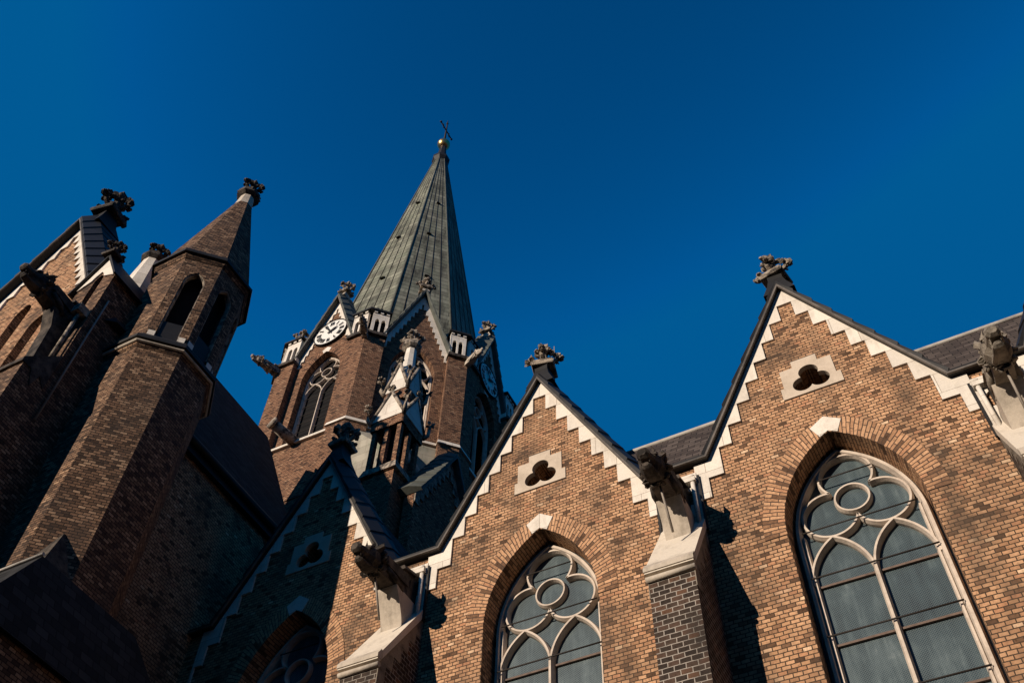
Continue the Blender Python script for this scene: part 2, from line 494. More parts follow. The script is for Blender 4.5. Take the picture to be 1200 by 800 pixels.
def trefoil(cu, cz, d, r, rot=90, n=60):
    cs = [(cu+d*math.cos(R(rot+120*i)), cz+d*math.sin(R(rot+120*i))) for i in range(3)]
    out = []
    for i in range(n):
        a = 2*math.pi*i/n
        dx, dz = math.cos(a), math.sin(a)
        best = 0
        for c in cs:
            px, pz = c[0]-cu, c[1]-cz
            b = px*dx+pz*dz
            disc = b*b-(px*px+pz*pz-r*r)
            if disc > 0: best = max(best, b+math.sqrt(disc))
        out.append((cu+dx*best, cz+dz*best))
    return out

# ------------------------------------------------------------------ carved pieces shared by copies
def leaf(b, p, d, r, rnd, n=3):
    """a curled carved leaf: a fan of tapering blades with knobbly ends"""
    d = Vector(d).normalized()
    for q in range(n):
        ax = (d + Vector((rnd.uniform(-.6, .6), rnd.uniform(-.6, .6), rnd.uniform(-.25, .6)))).normalized()
        a_ = ax.orthogonal().normalized(); c_ = ax.cross(a_)
        th = rnd.uniform(0, 3.1); u = a_*math.cos(th)+c_*math.sin(th); v = ax.cross(u)
        ln = r*rnd.uniform(.9, 1.5); wd = r*rnd.uniform(.45, .7); tk = r*rnd.uniform(.28, .42)
        P = Vector(p) - ax*r*.3
        b.rings([[P+u*wd*.5+v*tk*.5, P-u*wd*.5+v*tk*.5, P-u*wd*.5-v*tk*.5, P+u*wd*.5-v*tk*.5],
                 [P+ax*ln*.55+u*wd+v*tk*.8, P+ax*ln*.55-u*wd+v*tk*.8, P+ax*ln*.55-u*wd-v*tk*.2, P+ax*ln*.55+u*wd-v*tk*.2],
                 [P+ax*ln+u*wd*.6+v*tk*.2, P+ax*ln-u*wd*.6+v*tk*.2, P+ax*ln*.95-u*wd*.6-v*tk*.5, P+ax*ln*.95+u*wd*.6-v*tk*.5]])
def finial_mesh(seed, mat, bare=False):
    b = MB(); rnd = random.Random(seed)
    def sq(h, z): return [(-h, -h, z), (h, -h, z), (h, h, z), (-h, h, z)]
    b.rings([sq(.27, .30), sq(.29, .34), sq(.29, .40), sq(.22, .44), sq(.24, .48), sq(.24, .52), sq(.13, .58)])
    b.tube([(0, 0, .5), (0, 0, .8), (0, 0, 1.2)], [.12, .09, .07], 8)
    for i in range(4):
        a = i*math.pi/2
        dx, dy = math.cos(a), math.sin(a)
        pts = [(dx*q*.95, dy*q*.95, z) for q, z in ((.06, .62), (.2, .60), (.3, .64), (.37, .76))]
        b.tube(pts, [.08, .07, .065, .05], 6)
        leaf(b, (dx*.38, dy*.38, .72), (dx, dy, -.1), .13, rnd, 4)
        leaf(b, (dx*.34, dy*.34, .84), (dx*.4, dy*.4, 1), .12, rnd, 4)
        for sgn in (-1, 1):
            leaf(b, (dx*.27-dy*.1*sgn, dy*.27+dx*.1*sgn, .74), (dx-dy*sgn, dy+dx*sgn, .3), .10, rnd, 2)
        leaf(b, (dx*.15, dy*.15, 1.0), (dx, dy, .5), .12, rnd, 4)
        leaf(b, (dx*.13-dy*.13, dy*.13+dx*.13, 1.0), (dx-dy, dy+dx, .3), .09, rnd, 2)
        b.lump((dx*.36, dy*.36, .76), .085, seed+i, .6, 1)
    b.lump((0, 0, 1.06), .12, seed+50, .4)
    b.rings([sq(.06, 1.12), sq(.105, 1.2), sq(.115, 1.28), sq(.05, 1.33)])
    o = b.build('finial', mat, zoff=0)
    for p in o.data.polygons: p.use_smooth = False
    me = o.data
    bpy.data.objects.remove(o)
    return me
FIN = finial_mesh(3, M['weathered'])
FIN4 = finial_mesh(37, M['weathered'])
FIN5 = finial_mesh(51, M['weathered'])
FIN2 = finial_mesh(11, M['carved'])
FIN3 = finial_mesh(23, M['cap_stone'])

def gargoyle(label, loc, rz=0, s=1.0, mat='carved', rod=True, seed=1, L=1.15, tilt=0):
    """origin at the wall, body runs along local -y"""
    t = thing('gargoyle', label, 'gargoyle', loc, rz, 'gargoyles jutting from the church')
    rnd = random.Random(seed)
    b = MB()
    def rect(y, w_, z0, z1): return [(-w_, y, z0), (w_, y, z0), (w_*.9, y, z1), (-w_*.9, y, z1)]
    b.rings([rect(.1, .22, -.34, .30), rect(-.3, .22, -.34, .30), rect(-.32, .20, -.30, .27), rect(-.7*L, .19, -.27, .25), rect(-1.1*L, .17, -.22, .24)])
    b.rings([rect(.02, .27, .30, .40), rect(-.42, .26, .29, .38)])
    for i in range(6):                      # spines along the back
        y = -.45-.12*i*L
        b.rings([[(-.05, y, .2), (.05, y, .2), (.05, y-.13, .2), (-.05, y-.13, .2)], [(-.012, y+.05, .40-.012*i), (.012, y+.05, .40-.012*i), (.012, y+.03, .40-.012*i), (-.012, y+.03, .40-.012*i)]])
    for sg in (-1, 1):                      # forelegs and folded wings along the flanks
        b.tube([(sg*.18, -.88*L, -.02), (sg*.25, -.66*L, -.18), (sg*.22, -.44*L, -.36)], [.07, .065, .05], 6)
        leaf(b, (sg*.22, -.46*L, -.38), (0, -1, -.4), .09, rnd, 3)
        b.rings([[(sg*.17, -.25, .22), (sg*.17, -.25, -.1), (sg*.23, -.25, -.1), (sg*.23, -.25, .22)], [(sg*.18, -.95*L, .26), (sg*.18, -.95*L, .05), (sg*.24, -.9*L, .05), (sg*.24, -.9*L, .26)]])
    b.build('body', M[mat], t, zoff=0)
    h = MB()
    y0 = -1.1*L
    def sec(y, w_, zc, hz):                 # bevelled cross-section of the skull
        return [(w_*c_, y, zc+hz*s_) for c_, s_ in ((1, -.4), (1, .35), (.62, .9), (0, 1), (-.62, .9), (-1, .35), (-1, -.4), (-.55, -1), (.55, -1))]
    h.rings([sec(y0+.12, .17, 0, .2), sec(y0-.06, .24, .03, .27), sec(y0-.22, .23, .05, .24), sec(y0-.33, .155, .06, .15), sec(y0-.52, .125, .06, .11), sec(y0-.60, .13, .075, .12), sec(y0-.66, .08, .07, .07)])
    h.rings([sec(y0-.1, .16, -.19, .07), sec(y0-.34, .12, -.20, .06), sec(y0-.50, .10, -.17, .05), sec(y0-.55, .06, -.14, .035)])
    for sg in (-1, 1):
        h.rings([[(sg*.06, y0-.27, .24), (sg*.2, y0-.24, .2), (sg*.2, y0-.36, .15), (sg*.06, y0-.38, .17)], [(sg*.07, y0-.26, .3), (sg*.19, y0-.22, .27), (sg*.19, y0-.33, .22), (sg*.07, y0-.36, .24)]])   # brow
        h.lump((sg*.135, y0-.345, .12), .045, seed+sg, .1, 1)                       # eye
        h.tube([(sg*.15, y0-.08, .2), (sg*.24, y0+.0, .34), (sg*.22, y0+.08, .5)], [.09, .07, .008], 5)   # ear
        h.tube([(sg*.07, y0-.16, .26), (sg*.10, y0-.1, .40), (sg*.06, y0-.14, .52)], [.055, .04, .006], 5)
        for q in range(5):                  # ragged mane
            a_ = R(75-38*q)
            leaf(h, (sg*.22*math.cos(a_), y0+.02, .03+.25*math.sin(a_)), (sg*math.cos(a_), .25, math.sin(a_)), .13, rnd, 3)
        for q in range(3):                  # fangs
            h.tube([(sg*.085, y0-.38-.08*q, -.03), (sg*.085, y0-.38-.08*q, -.12)], [.022, .004], 4)
    ho = h.build('head', M[mat], t, zoff=0)
    for p in ho.data.polygons: p.use_smooth = False
    if rod:
        r = MB()
        r.tube([(0.02, y0+.05, -.15), (0.02, -1.0, -1.2)], .026, 6)
        r.build('support_rod', M['rod'], t, zoff=0)
    t.scale = (s*.92, s, s*.92)
    t.rotation_euler = (R(tilt), 0, rz)
    return t

# ------------------------------------------------------------------ window
def window(parent, hw, za, zsill, y, glass, sc=1.0, bars=True, name='window'):
    """tracery (mesh itself), with pane and bars as sub-parts. Reference window: hw 1.17, apex 14.17"""
    f = lambda p: (p[0]*sc, za+(p[1]-14.17)*sc)
    b = MB()
    w0 = 0.082*sc
    fr = [f(p) for p in arch(1.105, 12.14, 14.17+(zsill-za)/sc, 18)]
    b.ribbon([(p[0], p[1]) for p in fr], .12*sc, y-.10*sc, y+.12*sc)
    dd, rr, cz = .535, .49, 12.9
    cs = [(dd*math.cos(R(a)), cz+dd*math.sin(R(a))) for a in (90, 210, 330)]
    for i, c in enumerate(cs):
        base = R((90, 210, 330)[i])
        pts = []
        for q in range(-60, 61):
            a = base + R(q*3)
            p = (c[0]+rr*math.cos(a), c[1]+rr*math.sin(a))
            if all(math.hypot(p[0]-o[0], p[1]-o[1]) >= rr-.012 for o in cs if o is not c) and math.hypot(p[0], p[1]-cz) > .30: pts.append(f(p))
        b.ribbon(pts[::2], w0, y-.07*sc, y+.1*sc)
    b.ribbon([f(p) for p in arc(0, cz, .305, 0, 2*math.pi, 28)[:-1]], w0*.85, y-.05*sc, y+.1*sc, closed=True)
    for sg in (-1, 1):
        la = arch(.53, 11.22, 11.0, 12, cu=sg*.53)
        b.ribbon([f(p) for p in la[1:-1]], w0*1.05, y-.075*sc, y+.1*sc)
    b.ribbon([f((0, 11.35)), (0, zsill)], .10*sc, y-.09*sc, y+.1*sc)
    for sg in (-1, 1):
        b.ribbon([f((sg*1.02, 12.3)), (sg*1.02*sc, zsill)], w0*.9, y-.06*sc, y+.1*sc)
    t = b.build(name, M['tracery'], parent)
    g = MB()
    og = [f(p) for p in arch(1.3, 12.14, 14.3+(zsill-za)/sc, 18)]
    g.extrude_xz(og, [], y+.07*sc if y > 0 else y+.125, y+.1*sc if y > 0 else y+.15)
    g.build('pane', glass, t)
    if bars:
        z = 11.33
        while za+(z-14.17)*sc > zsill+.3:
            zz = za+(z-14.17)*sc
            r = MB(); r.tube([(-1.07*sc, y-.13*sc, zz), (1.07*sc, y-.13*sc, zz)], .016*sc, 6); r.build('saddle_bar', M['iron'], t)
            r = MB(); r.box(-1.05*sc, 1.05*sc, y+.02*sc, y+.06*sc, zz-.115*sc, zz-.075*sc); r.build('transom', M['rust'], t)
            z -= 1.17
        for z, ww in ((13.42, .5), (12.33, 1.02)):
            zz = za+(z-14.17)*sc
            r = MB(); r.tube([(-ww*sc, y-.13*sc, zz), (ww*sc, y-.13*sc, zz)], .014*sc, 6); r.build('saddle_bar', M['iron'], t)
    else:
        for q in range(7):
            zz = zsill+.5+q*(za-2.0-zsill)/7
            r = MB(); r.tube([(-1.05*sc, y-.02, zz), (1.05*sc, y-.02, zz)], .016, 5); r.build('saddle_bar', M['iron'], t)
    return t

def arch_ring(parent, hw, zs, zb, th, y0, depth, mat, keymat, kz0=.06, k=1.0):
    """voussoir ring with its soffit, UV mapped along the arch"""
    b = MB()
    r = 2*hw*k; c = r-hw
    a1 = math.acos(c/r); n = 22
    a1o = math.acos(c/(r+th))
    for sg in (1, -1):
        ins, outs, le = [], [], []
        for i in range(n+1):
            a = a1*i/n
            ao = a1o*i/n
            ins.append((sg*(-c+r*math.cos(a)), zs+r*math.sin(a)))
            outs.append((sg*(-c+(r+th)*math.cos(ao)), zs+(r+th)*math.sin(ao)))
            le.append(r*a)
        pts_in = [(sg*hw, zb)] + ins
        for i in range(n):
            v0, v1 = le[i], le[i+1]
            A, B, C_, D = ins[i], ins[i+1], outs[i+1], outs[i]
            b.face([(A[0], y0, A[1]), (B[0], y0, B[1]), (C_[0], y0, C_[1]), (D[0], y0, D[1])], [(0, v0), (0, v1), (th, v1), (th, v0)])
            b.face([(A[0], y0, A[1]), (B[0], y0, B[1]), (B[0]*.985, depth, B[1]), (A[0]*.985, depth, A[1])], [(0, v0), (0, v1), (depth-y0, v1), (depth-y0, v0)])
            b.face([(D[0], y0, D[1]), (C_[0], y0, C_[1]), (C_[0], y0+.05, C_[1]), (D[0], y0+.05, D[1])], [(0, v0), (0, v1), (.05, v1), (.05, v0)])
    b.build('arch_ring', mat, parent, recalc=False)
    kb = MB()
    ap = zs+math.sqrt(max(r*r-c*c, 0))
    s_ = hw/1.17
    poly = [(-.29*s_, ap+.20*s_), (0, ap+.40*s_), (.29*s_, ap+.20*s_), (.16*s_, ap-.085*s_), (0, ap+.012*s_), (-.16*s_, ap-.085*s_)]
    kb.extrude_xz(poly, [], y0-.012, depth*.98)
    kb.build('keystone', keymat, parent)

def coping(parent, path, zs_perp, mat, name='coping', plate=.62, y_front=-.30, y_back=.55, lip=True):
    """sheet-metal covered coping: a section swept along the rake line, plates lapped like slates"""
    b = MB()
    P2 = [Vector(p) for p in path]
    sec = [(-.02, y_front+.03), (.02, y_front), (.07, y_front), (zs_perp, y_front+.42), (zs_perp+.03, y_back), (-.02, y_back)]
    dirs = [(P2[i+1]-P2[i]).normalized() for i in range(len(P2)-1)]
    nor = [Vector((-d.y, d.x)) for d in dirs]
    def miter(i):
        if i == 0: return nor[0]
        if i == len(P2)-1: return nor[-1]
        m_ = nor[i-1]+nor[i]
        return m_/(m_.dot(nor[i]))
    for i in range(len(P2)-1):
        A, B = P2[i], P2[i+1]
        mA, mB = miter(i), miter(i+1)
        n = max(1, round((B-A).length/plate))
        up = B.y-A.y
        for q in range(n):
            t0, t1 = q/n, (q+1)/n
            # raise the lower end of each plate a little so that it laps the next one
            l0, l1 = (.022, 0) if up > .01 else ((0, .022) if up < -.01 else (0, 0))
            rs = []
            for t, lft in ((t0, l0), (t1, l1)):
                p = A.lerp(B, t); m_ = mA.lerp(mB, t)
                rs.append([(p.x+m_.x*(o+(lft if o > .02 else 0)), y-(lft if o > .02 else 0), p.y+m_.y*(o+(lft if o > .02 else 0))) for o, y in sec])
            b.rings(rs)
    o = b.build(name, mat, parent)
    if lip:
        c = MB()
        sec2 = [(-.035, y_front+.03), (-.03, y_front-.012), (.012, y_front-.012), (.012, y_front-.002), (-.022, y_front+.03)]
        for i in range(len(P2)-1):
            mA, mB = miter(i), miter(i+1)
            c.rings([[(P2[i].x+mA.x*q, y, P2[i].y+mA.y*q) for q, y in sec2], [(P2[i+1].x+mB.x*q, y, P2[i+1].y+mB.y*q) for q, y in sec2]])
        c.build('drip_edge', M['strip'], parent if parent.type == 'EMPTY' else o)
    return o

# ------------------------------------------------------------------ ground
g = MB()
g.face([(-400, -400, GZ), (400, -400, GZ), (400, 400, GZ), (-400, 400, GZ)])
go = g.build('ground', M['ground'], zoff=0)
go['kind'] = 'structure'

# ------------------------------------------------------------------ gabled bays of the side wall
SX, SZ, X1, Z1 = .271, .524, .163, 18.364
def make_bay(label):
    t = thing('gabled_bay', label, 'church gable', (0, 0, GZ), 0, 'brick gables along the side wall')
    HW, ZS, ZB = 1.205, 12.09, 4.6
    op = arch(HW, ZS, ZB, 22)
    tf = trefoil(.02, 15.77, .205, .215)
    b = MB()
    out = [(-3, GZ), (3, GZ), (3, 14.4), (2.33, 14.4), (0, 18.9), (-2.33, 14.4), (-3, 14.4)]
    b.extrude_xz(out, [op, tf], 0, .62)
    b.build('wall', M['brick'], t)
    arch_ring(t, HW, ZS, ZB, .40, -.012, .52, M['brick_arch'], M['trim'])
    s_ = MB()                                # sloping sill
    s_.extrude_yz([(-.08, ZB-.25), (-.08, ZB-.1), (.46, ZB+.25), (.5, ZB-.25)], -1.25, 1.25)
    s_.build('sill', M['cap_stone'], t)
    # stepped white stone under the coping
    n = 8
    st = []
    st += [(2.62, 12.95), (2.57, 12.95), (2.57, 13.48), (2.37, 13.48), (2.37, 13.98), (X1+7*SX, 13.98)]
    for k_ in range(8, 0, -1):
        x, z = X1+(k_-1)*SX, Z1-(k_-1)*SZ
        st.append((x, z))
        if k_ > 1: st.append((X1+(k_-2)*SX, z))
    # outline: outer rake, then the steps on the right, mirrored on the left
    outer = [(2.62, 12.95), (2.62, 14.43), (2.33, 14.43), (0, 18.93), (-2.33, 14.43), (-2.62, 14.43), (-2.62, 12.95)]
    right = st[1:]
    left = [(-p[0], p[1]) for p in reversed(right)]
    tr = MB()
    tr.extrude_xz(outer[:] + left[::1][::-1][::-1] + right[::-1] if False else outer + [(-p[0], p[1]) for p in right] + right[::-1], [], -.045, .02)
    tr.build('gable_trim', M['trim'], t)
    # stone panel with the pierced trefoil
    p = MB()
    pan = [(-.60, 15.38), (.615, 15.38), (.615, 15.69), (.53, 15.69), (.53, 16.23), (.26, 16.23), (.26, 16.42), (-.26, 16.42), (-.26, 16.23), (-.53, 16.23), (-.53, 15.70), (-.60, 15.70)]
    p.extrude_xz(pan, [trefoil(.02, 15.77, .2, .2)], -.025, .09)
    po = p.build('trefoil_panel', M['panel'], t)
    v = MB()
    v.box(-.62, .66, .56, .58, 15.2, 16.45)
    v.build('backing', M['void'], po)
    window(t, 1.17, 14.17, ZB+.15, .50, M['glass'])
    coping(t, [(-3.0, 14.46), (-2.33, 14.46), (0, 18.97), (2.33, 14.46), (3.0, 14.46)], .25, M['metal'], y_front=-.17)
    # roof behind the gable
    r = MB()
    for sg in (-1, 1):
        r.face([(0, .4, 18.95), (sg*2.6, .4, 13.9), (sg*2.6, 4.6, 13.9), (0, 4.6, 18.95)])
    r.build('roof', M['slate_dark'], t)
    pd = MB()                                # flared stalk under the finial
    def rc(hx, y0, y1, z): return [(-hx, y0, z), (hx, y0, z), (hx, y1, z), (-hx, y1, z)]
    pd.rings([rc(.36, -.04, .58, 18.9), rc(.22, .0, .5, 19.25), rc(.17, .04, .44, 19.5), rc(.17, .04, .44, 19.72)])
    pd.build('finial_stalk', M['metal'], t)
    place(FIN, 'finial', t, (0, .24, 19.36-GZ), 1.0, 0)
    return t

bayl = {
    -6: 'leftmost of the trefoil gables, mostly in shadow beside the dark transept',
    0: 'smaller sunlit trefoil gable in the middle, its finial against the sky',
    6: 'largest sunlit trefoil gable on the right with a whole pointed arch and tall grey window',
    12: 'gable cut by the right picture edge, only its dark sloping coping showing'}
bay = make_bay(bayl[-6]); bay.location = (-6, 0, GZ)
bays = {-6: bay}
for X in (0, 6, 12):
    bays[X] = dup(bay, (X, 0, GZ), bayl[X], skip=('finial', 'finial_stalk') if X == 12 else ())
for X, mesh_, rz_ in ((0, FIN4, .25), (6, FIN5, -.2)):     # each gable has its own carved top
    for ch in bays[X].children:
        if ch.name.split('.')[0] == 'finial': ch.data = mesh_; ch.rotation_euler = (0, 0, rz_)
for X in (0, 6):                              # thin lightning rods behind two finials
    r = MB(); r.tube([(.14 if X == 0 else -.12, .55, 19.4), (.14 if X == 0 else -.12, .55, 21.0 if X == 0 else 20.85)], .012, 5)
    r.build('lightning_rod', M['rod'], bays[X])

# ------------------------------------------------------------------ buttresses between the gables
def make_buttress(label):
    t = thing('buttress', label, 'buttress', (0, 0, GZ), 0, 'buttresses between the gables')
    b = MB(); b.box(-.40, .40, -1.24, -.002, GZ, 10.895)
    b.build('shaft', M['brick_soot_shade'], t)
    c = MB()
    c.extrude_yz([(-.003, 13.10), (-.30, 12.64), (-1.34, 11.06), (-1.34, 10.99), (-1.26, 10.975), (-.24, 12.50), (-.003, 12.86)], -.43, .43)
    c.build('cap', M['cap_top'], t)
    c = MB()
    c.extrude_yz([(-.003, 12.84), (-.245, 12.48), (-1.24, 10.99), (-1.24, 10.9), (-.003, 10.9)], -.40, .40)
    c.build('shoulder_wall', M['brick_soot_shade'], t)  # dark brick puts the shade of the cap's side into the colour
    for sg in (-1, 1):                        # toothed corner stones under the slope, dark stone painting in the side's shade
        c = MB()
        c.extrude_yz([(-.02, 12.80), (-.25, 12.46), (-1.25, 10.97), (-1.25, 10.55), (-1.02, 10.55), (-1.02, 11.05), (-.82, 11.05), (-.82, 11.36), (-.6, 11.36), (-.6, 11.72), (-.4, 11.72), (-.4, 12.02), (-.2, 12.02), (-.2, 12.3), (-.02, 12.3)], sg*.392, sg*.408)
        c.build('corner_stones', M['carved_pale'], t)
    e = MB()                                  # nosing and the rounded roll under it
    e.extrude_yz([(-1.36, 11.02), (-1.36, 11.10), (-1.26, 11.24), (-1.2, 11.10), (-1.24, 11.02)], -.44, .44)
    e.tube([(-.43, -1.27, 10.91), (.43, -1.27, 10.91)], .055, 8)
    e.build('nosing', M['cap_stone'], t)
    p = MB()                                  # cove-fronted block that carries the gargoyle
    pr = [(0, 12.2), (-.62, 12.05)]
    for i in range(7):
        q = i/6
        pr.append((-.46-.36*(1-math.cos(q*math.pi/2)) , 12.12+.95*q))
    pr += [(-.84, 13.12), (0, 13.12)]
    p.extrude_yz([(-.0, 12.3), (-.0, 13.12)] + pr[::-1][1:-2] + [(-.52, 12.2)], -.24, .24)
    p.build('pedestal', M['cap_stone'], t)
    q = MB()                                  # white parapet between the gables with two niches
    nich = [arch(.10, 13.62, 13.42, 6, cu=sg*.2) for sg in (-1, 1)]
    q.extrude_xz([(-.40, 12.9), (.40, 12.9), (.40, 14.22), (-.40, 14.22)], nich, -.06, .12)
    q.box(-.4, .4, -.2, -.06, 13.9, 14.0)
    qo = q.build('parapet', M['trim'], t)
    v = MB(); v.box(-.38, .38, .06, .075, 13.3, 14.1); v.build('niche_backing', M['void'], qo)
    for sg in (-1, 1):
        s_ = MB(); s_.tube([(sg*.33, -.14, 12.7), (sg*.33, -.14, 14.0)], .045, 8)
        s_.lump((sg*.33, -.14, 14.05), .07, 3+sg, .3, 1)
        s_.build('post', M['trim'], t)
        d = MB(); d.box(sg*.44-.02, sg*.44+.02, -.10, -.05, 12.7, 14.1)
        d.build('edge_strip', M['metal'], t)
    sd = MB()                                 # stone shoulder behind the gargoyle
    sd.extrude_yz([(-.003, 12.8), (-.003, 13.95), (-.10, 13.95), (-.34, 13.6), (-.34, 12.8)], -.2, .2)
    sd.build('shoulder', M['carved'], t)
    return t
bl = {-3: 'buttress left of the middle gable, its sloping cap under the black gargoyle',
      3: 'sooty brick buttress between the two big sunlit gables, casting a long shadow',
      9: 'pale stone buttress top at the right picture edge'}
but = make_buttress(bl[-3]); but.location = (-3, 0, GZ)
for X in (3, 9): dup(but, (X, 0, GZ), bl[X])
gargoyle('black snarling gargoyle on the buttress left of the middle gable, silhouetted against brick', (-3, -.16, 13.52), 0, 1.0, 'carved', True, 1, 1.15, 11)
gargoyle('dark stone gargoyle jutting out between the two big sunlit gables, throwing a shadow on brick', (3, -.16, 13.46), 0, 1.0, 'carved', True, 5, 1.15, 14)
gargoyle('pale brown gargoyle with round head at the right picture edge', (9, -.16, 13.5), 0, 1.0, 'carved_pale', True, 9, 1.1, 14)

# ------------------------------------------------------------------ slate roof behind the gables
t = thing('aisle_roof', 'grey slate roof seen in the gaps between and right of the big gables', 'roof', (0, 0, GZ))
r = MB()
r.extrude_yz([(.52, 14.45), (2.55, 18.35), (2.66, 18.30), (2.66, 14.45)], .6, 17)
r.build('slope', M['slate'], t)
r = MB(); r.tube([(.6, 2.56, 18.38), (17, 2.56, 18.38)], .06, 6); r.build('ridge_roll', M['lead'], t)
r = MB(); r.box(-8.7, 17, .52, 2.5, 14.2, 14.4); r.build('gutter_floor', M['metal'], t)

# ------------------------------------------------------------------ transept
TX, TF = -13.33, -5.9
t = thing('transept', 'tall dark brick transept on the left with a steep sunlit gable', 'transept', (TX, TF, GZ))
hw = 4.33; ZE, ZA = 19.35, 27.7
b = MB()
lan = [arch(.30, 22.7, 16.5, 8), arch(.27, 21.5, 16.5, 8, cu=1.17), arch(.27, 21.5, 16.5, 8, cu=-1.17)]
b.extrude_xz([(-hw, GZ), (hw, GZ), (hw, ZE), (0, ZA-.1), (-hw, ZE)], lan, 0, .6)
b.box(-hw, -hw+.6, .6, 7.6, GZ, ZE-.02)
b.box(hw-.6, hw, .6, 7.6, GZ, ZE-.02)
b.build('wall', M['brick'], t)
for cu, zt in ((0, 22.7), (1.17, 21.5), (-1.17, 21.5)):
    lw = .30 if cu == 0 else .27
    f = MB(); f.ribbon(arch(lw-.03, zt, 16.5, 8, cu=cu), .07, .28, .42)
    fo = f.build('lancet_window', M['tracery'], t)
    g = MB(); g.extrude_xz(arch(lw, zt, 16.5, 8, cu=cu), [], .42, .45); g.build('pane', M['dark_glass'], fo)
tr = MB()
n = 15; sx = (hw-.35)/n; sz = (ZA-.55-ZE)/n
right = []
for k_ in range(n, 0, -1):
    x, z = .12+(k_-1)*sx, ZA-.75-(k_-1)*sz
    right += [(x, z)]
    if k_ > 1: right += [(.12+(k_-2)*sx, z)]
outer = [(hw, ZE-.6), (hw, ZE), (0, ZA-.05), (-hw, ZE), (-hw, ZE-.6)]
right = [(right[0][0], ZE-.6)] + right
tr.extrude_xz(outer + [(-p[0], p[1]) for p in right] + right[::-1], [], -.06, .02)
tr.build('gable_trim', M['trim'], t)
coping(t, [(-hw-.1, ZE-.1), (0, ZA+.02), (hw+.1, ZE-.1)], .42, M['metal'], plate=.75, y_back=.9)
r = MB()
for sg in (-1, 1):
    r.hexa([(0, .5, ZA-.25), (sg*(hw+.12), .5, ZE-.45), (sg*(hw+.12), 8.3, ZE-.45), (0, 10, ZA-.25), (0, .5, ZA-.05), (sg*(hw+.12), .5, ZE-.25), (sg*(hw+.12), 8.3, ZE-.25), (0, 10, ZA-.05)])
ro = r.build('roof', M['slate_dark'], t)
c = MB()
c.extrude_yz([(0, 0)]*0 or [(.8, ZE-.75), (.8, ZE-.4), (7.6, ZE-.4), (7.6, ZE-.75)], hw+.003, hw+.16)
c.tube([(hw+.22, .8, ZE-.45), (hw+.22, 7.8, ZE-.45)], .11, 8)
c.build('gutter', M['metal'], t)
sc = MB(); sc.box(-hw-.05, hw+.02, -.12, -.003, 16.2, 16.42); sc.build('string_course', M['cap_stone'], t)
pd = MB()
pd.rings([[(-.5, -.05, ZA+.1), (.5, -.05, ZA+.1), (.5, .95, ZA+.1), (-.5, .95, ZA+.1)], [(-.26, .1, ZA+.75), (.26, .1, ZA+.75), (.26, .75, ZA+.75), (-.26, .75, ZA+.75)], [(-.22, .15, ZA+1.15), (.22, .15, ZA+1.15), (.22, .65, ZA+1.15), (-.22, .65, ZA+1.15)]])
pd.build('finial_stalk', M['metal'], t)
place(FIN2, 'finial', t, (0, .4, ZA+.72-GZ), 1.5, .2)

# gabled pier at the transept's front corner
t = thing('gabled_pier', 'dark pier with a small steep gablet at the transept corner, left of the turret', 'pier', (-9.3, -6.4, GZ))
b = MB()
b.extrude_xz([(-.62, GZ), (.62, GZ), (.62, 20.85), (0, 22.0), (-.62, 20.85)], [arch(.14, 21.0, 18.6, 8, cu=.02)], 0, .5)
b.box(-.62, .62, .5, 2.3, GZ, 20.84)
b.build('shaft', M['brick_turret'], t)
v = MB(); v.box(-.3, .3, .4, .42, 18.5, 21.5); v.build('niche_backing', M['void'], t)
tr = MB()
tr.extrude_xz([(-.60, 20.85), (0, 21.98), (.60, 20.85), (.2, 21.05), (.14, 21.2), (.02, 21.35), (-.12, 21.2), (-.2, 21.05)], [], -.04, .02)
tr.build('gablet_trim', M['trim'], t)
r = MB()
for sg in (-1, 1):
    r.hexa([(0, -.12, 22.0), (sg*.72, -.12, 20.72), (sg*.72, 2.3, 20.72), (0, 2.3, 22.0), (0, -.12, 22.14), (sg*.78, -.12, 20.72), (sg*.78, 2.3, 20.72), (0, 2.3, 22.14)])
r.build('roof', M['metal'], t)
place(FIN2, 'finial', t, (0, -.02, 21.85-GZ), .72, .1)
gargoyle('long black gargoyle jutting from the corner pier across the sunlit transept gable', (-9.3, -6.28, 19.25), 0, 1.0, 'carved', False, 13, L=1.05)
t = thing('corner_buttress', 'lower buttress with a dark sloping cap under the long gargoyle at the left', 'buttress', (-9.29, -6.4, GZ))
b = MB(); b.box(-.62, .615, -.66, -.003, GZ, 16.55); b.build('shaft', M['brick_turret'], t)
c = MB(); c.extrude_yz([(-.004, 17.45), (-.72, 16.62), (-.72, 16.5), (-.45, 16.5), (-.3, 16.1), (-.2, 16.5), (-.004, 16.3)], -.64, .64); c.build('cap', M['carved'], t)
p = MB(); p.extrude_yz([(-.004, 17.3), (-.004, 18.95), (-.62, 18.95), (-.42, 18.4), (-.36, 17.2)], -.17, .17)
p.build('pedestal', M['carved'], t)
for sg in (-1, 1):
    p = MB(); p.tube([(sg*.46, -.16, 17.2), (sg*.46, -.16, 19.0)], .05, 8); p.box(sg*.46-.12, sg*.46+.12, -.3, -.003, 19.0, 19.25); p.build('post', M['weathered'], t)

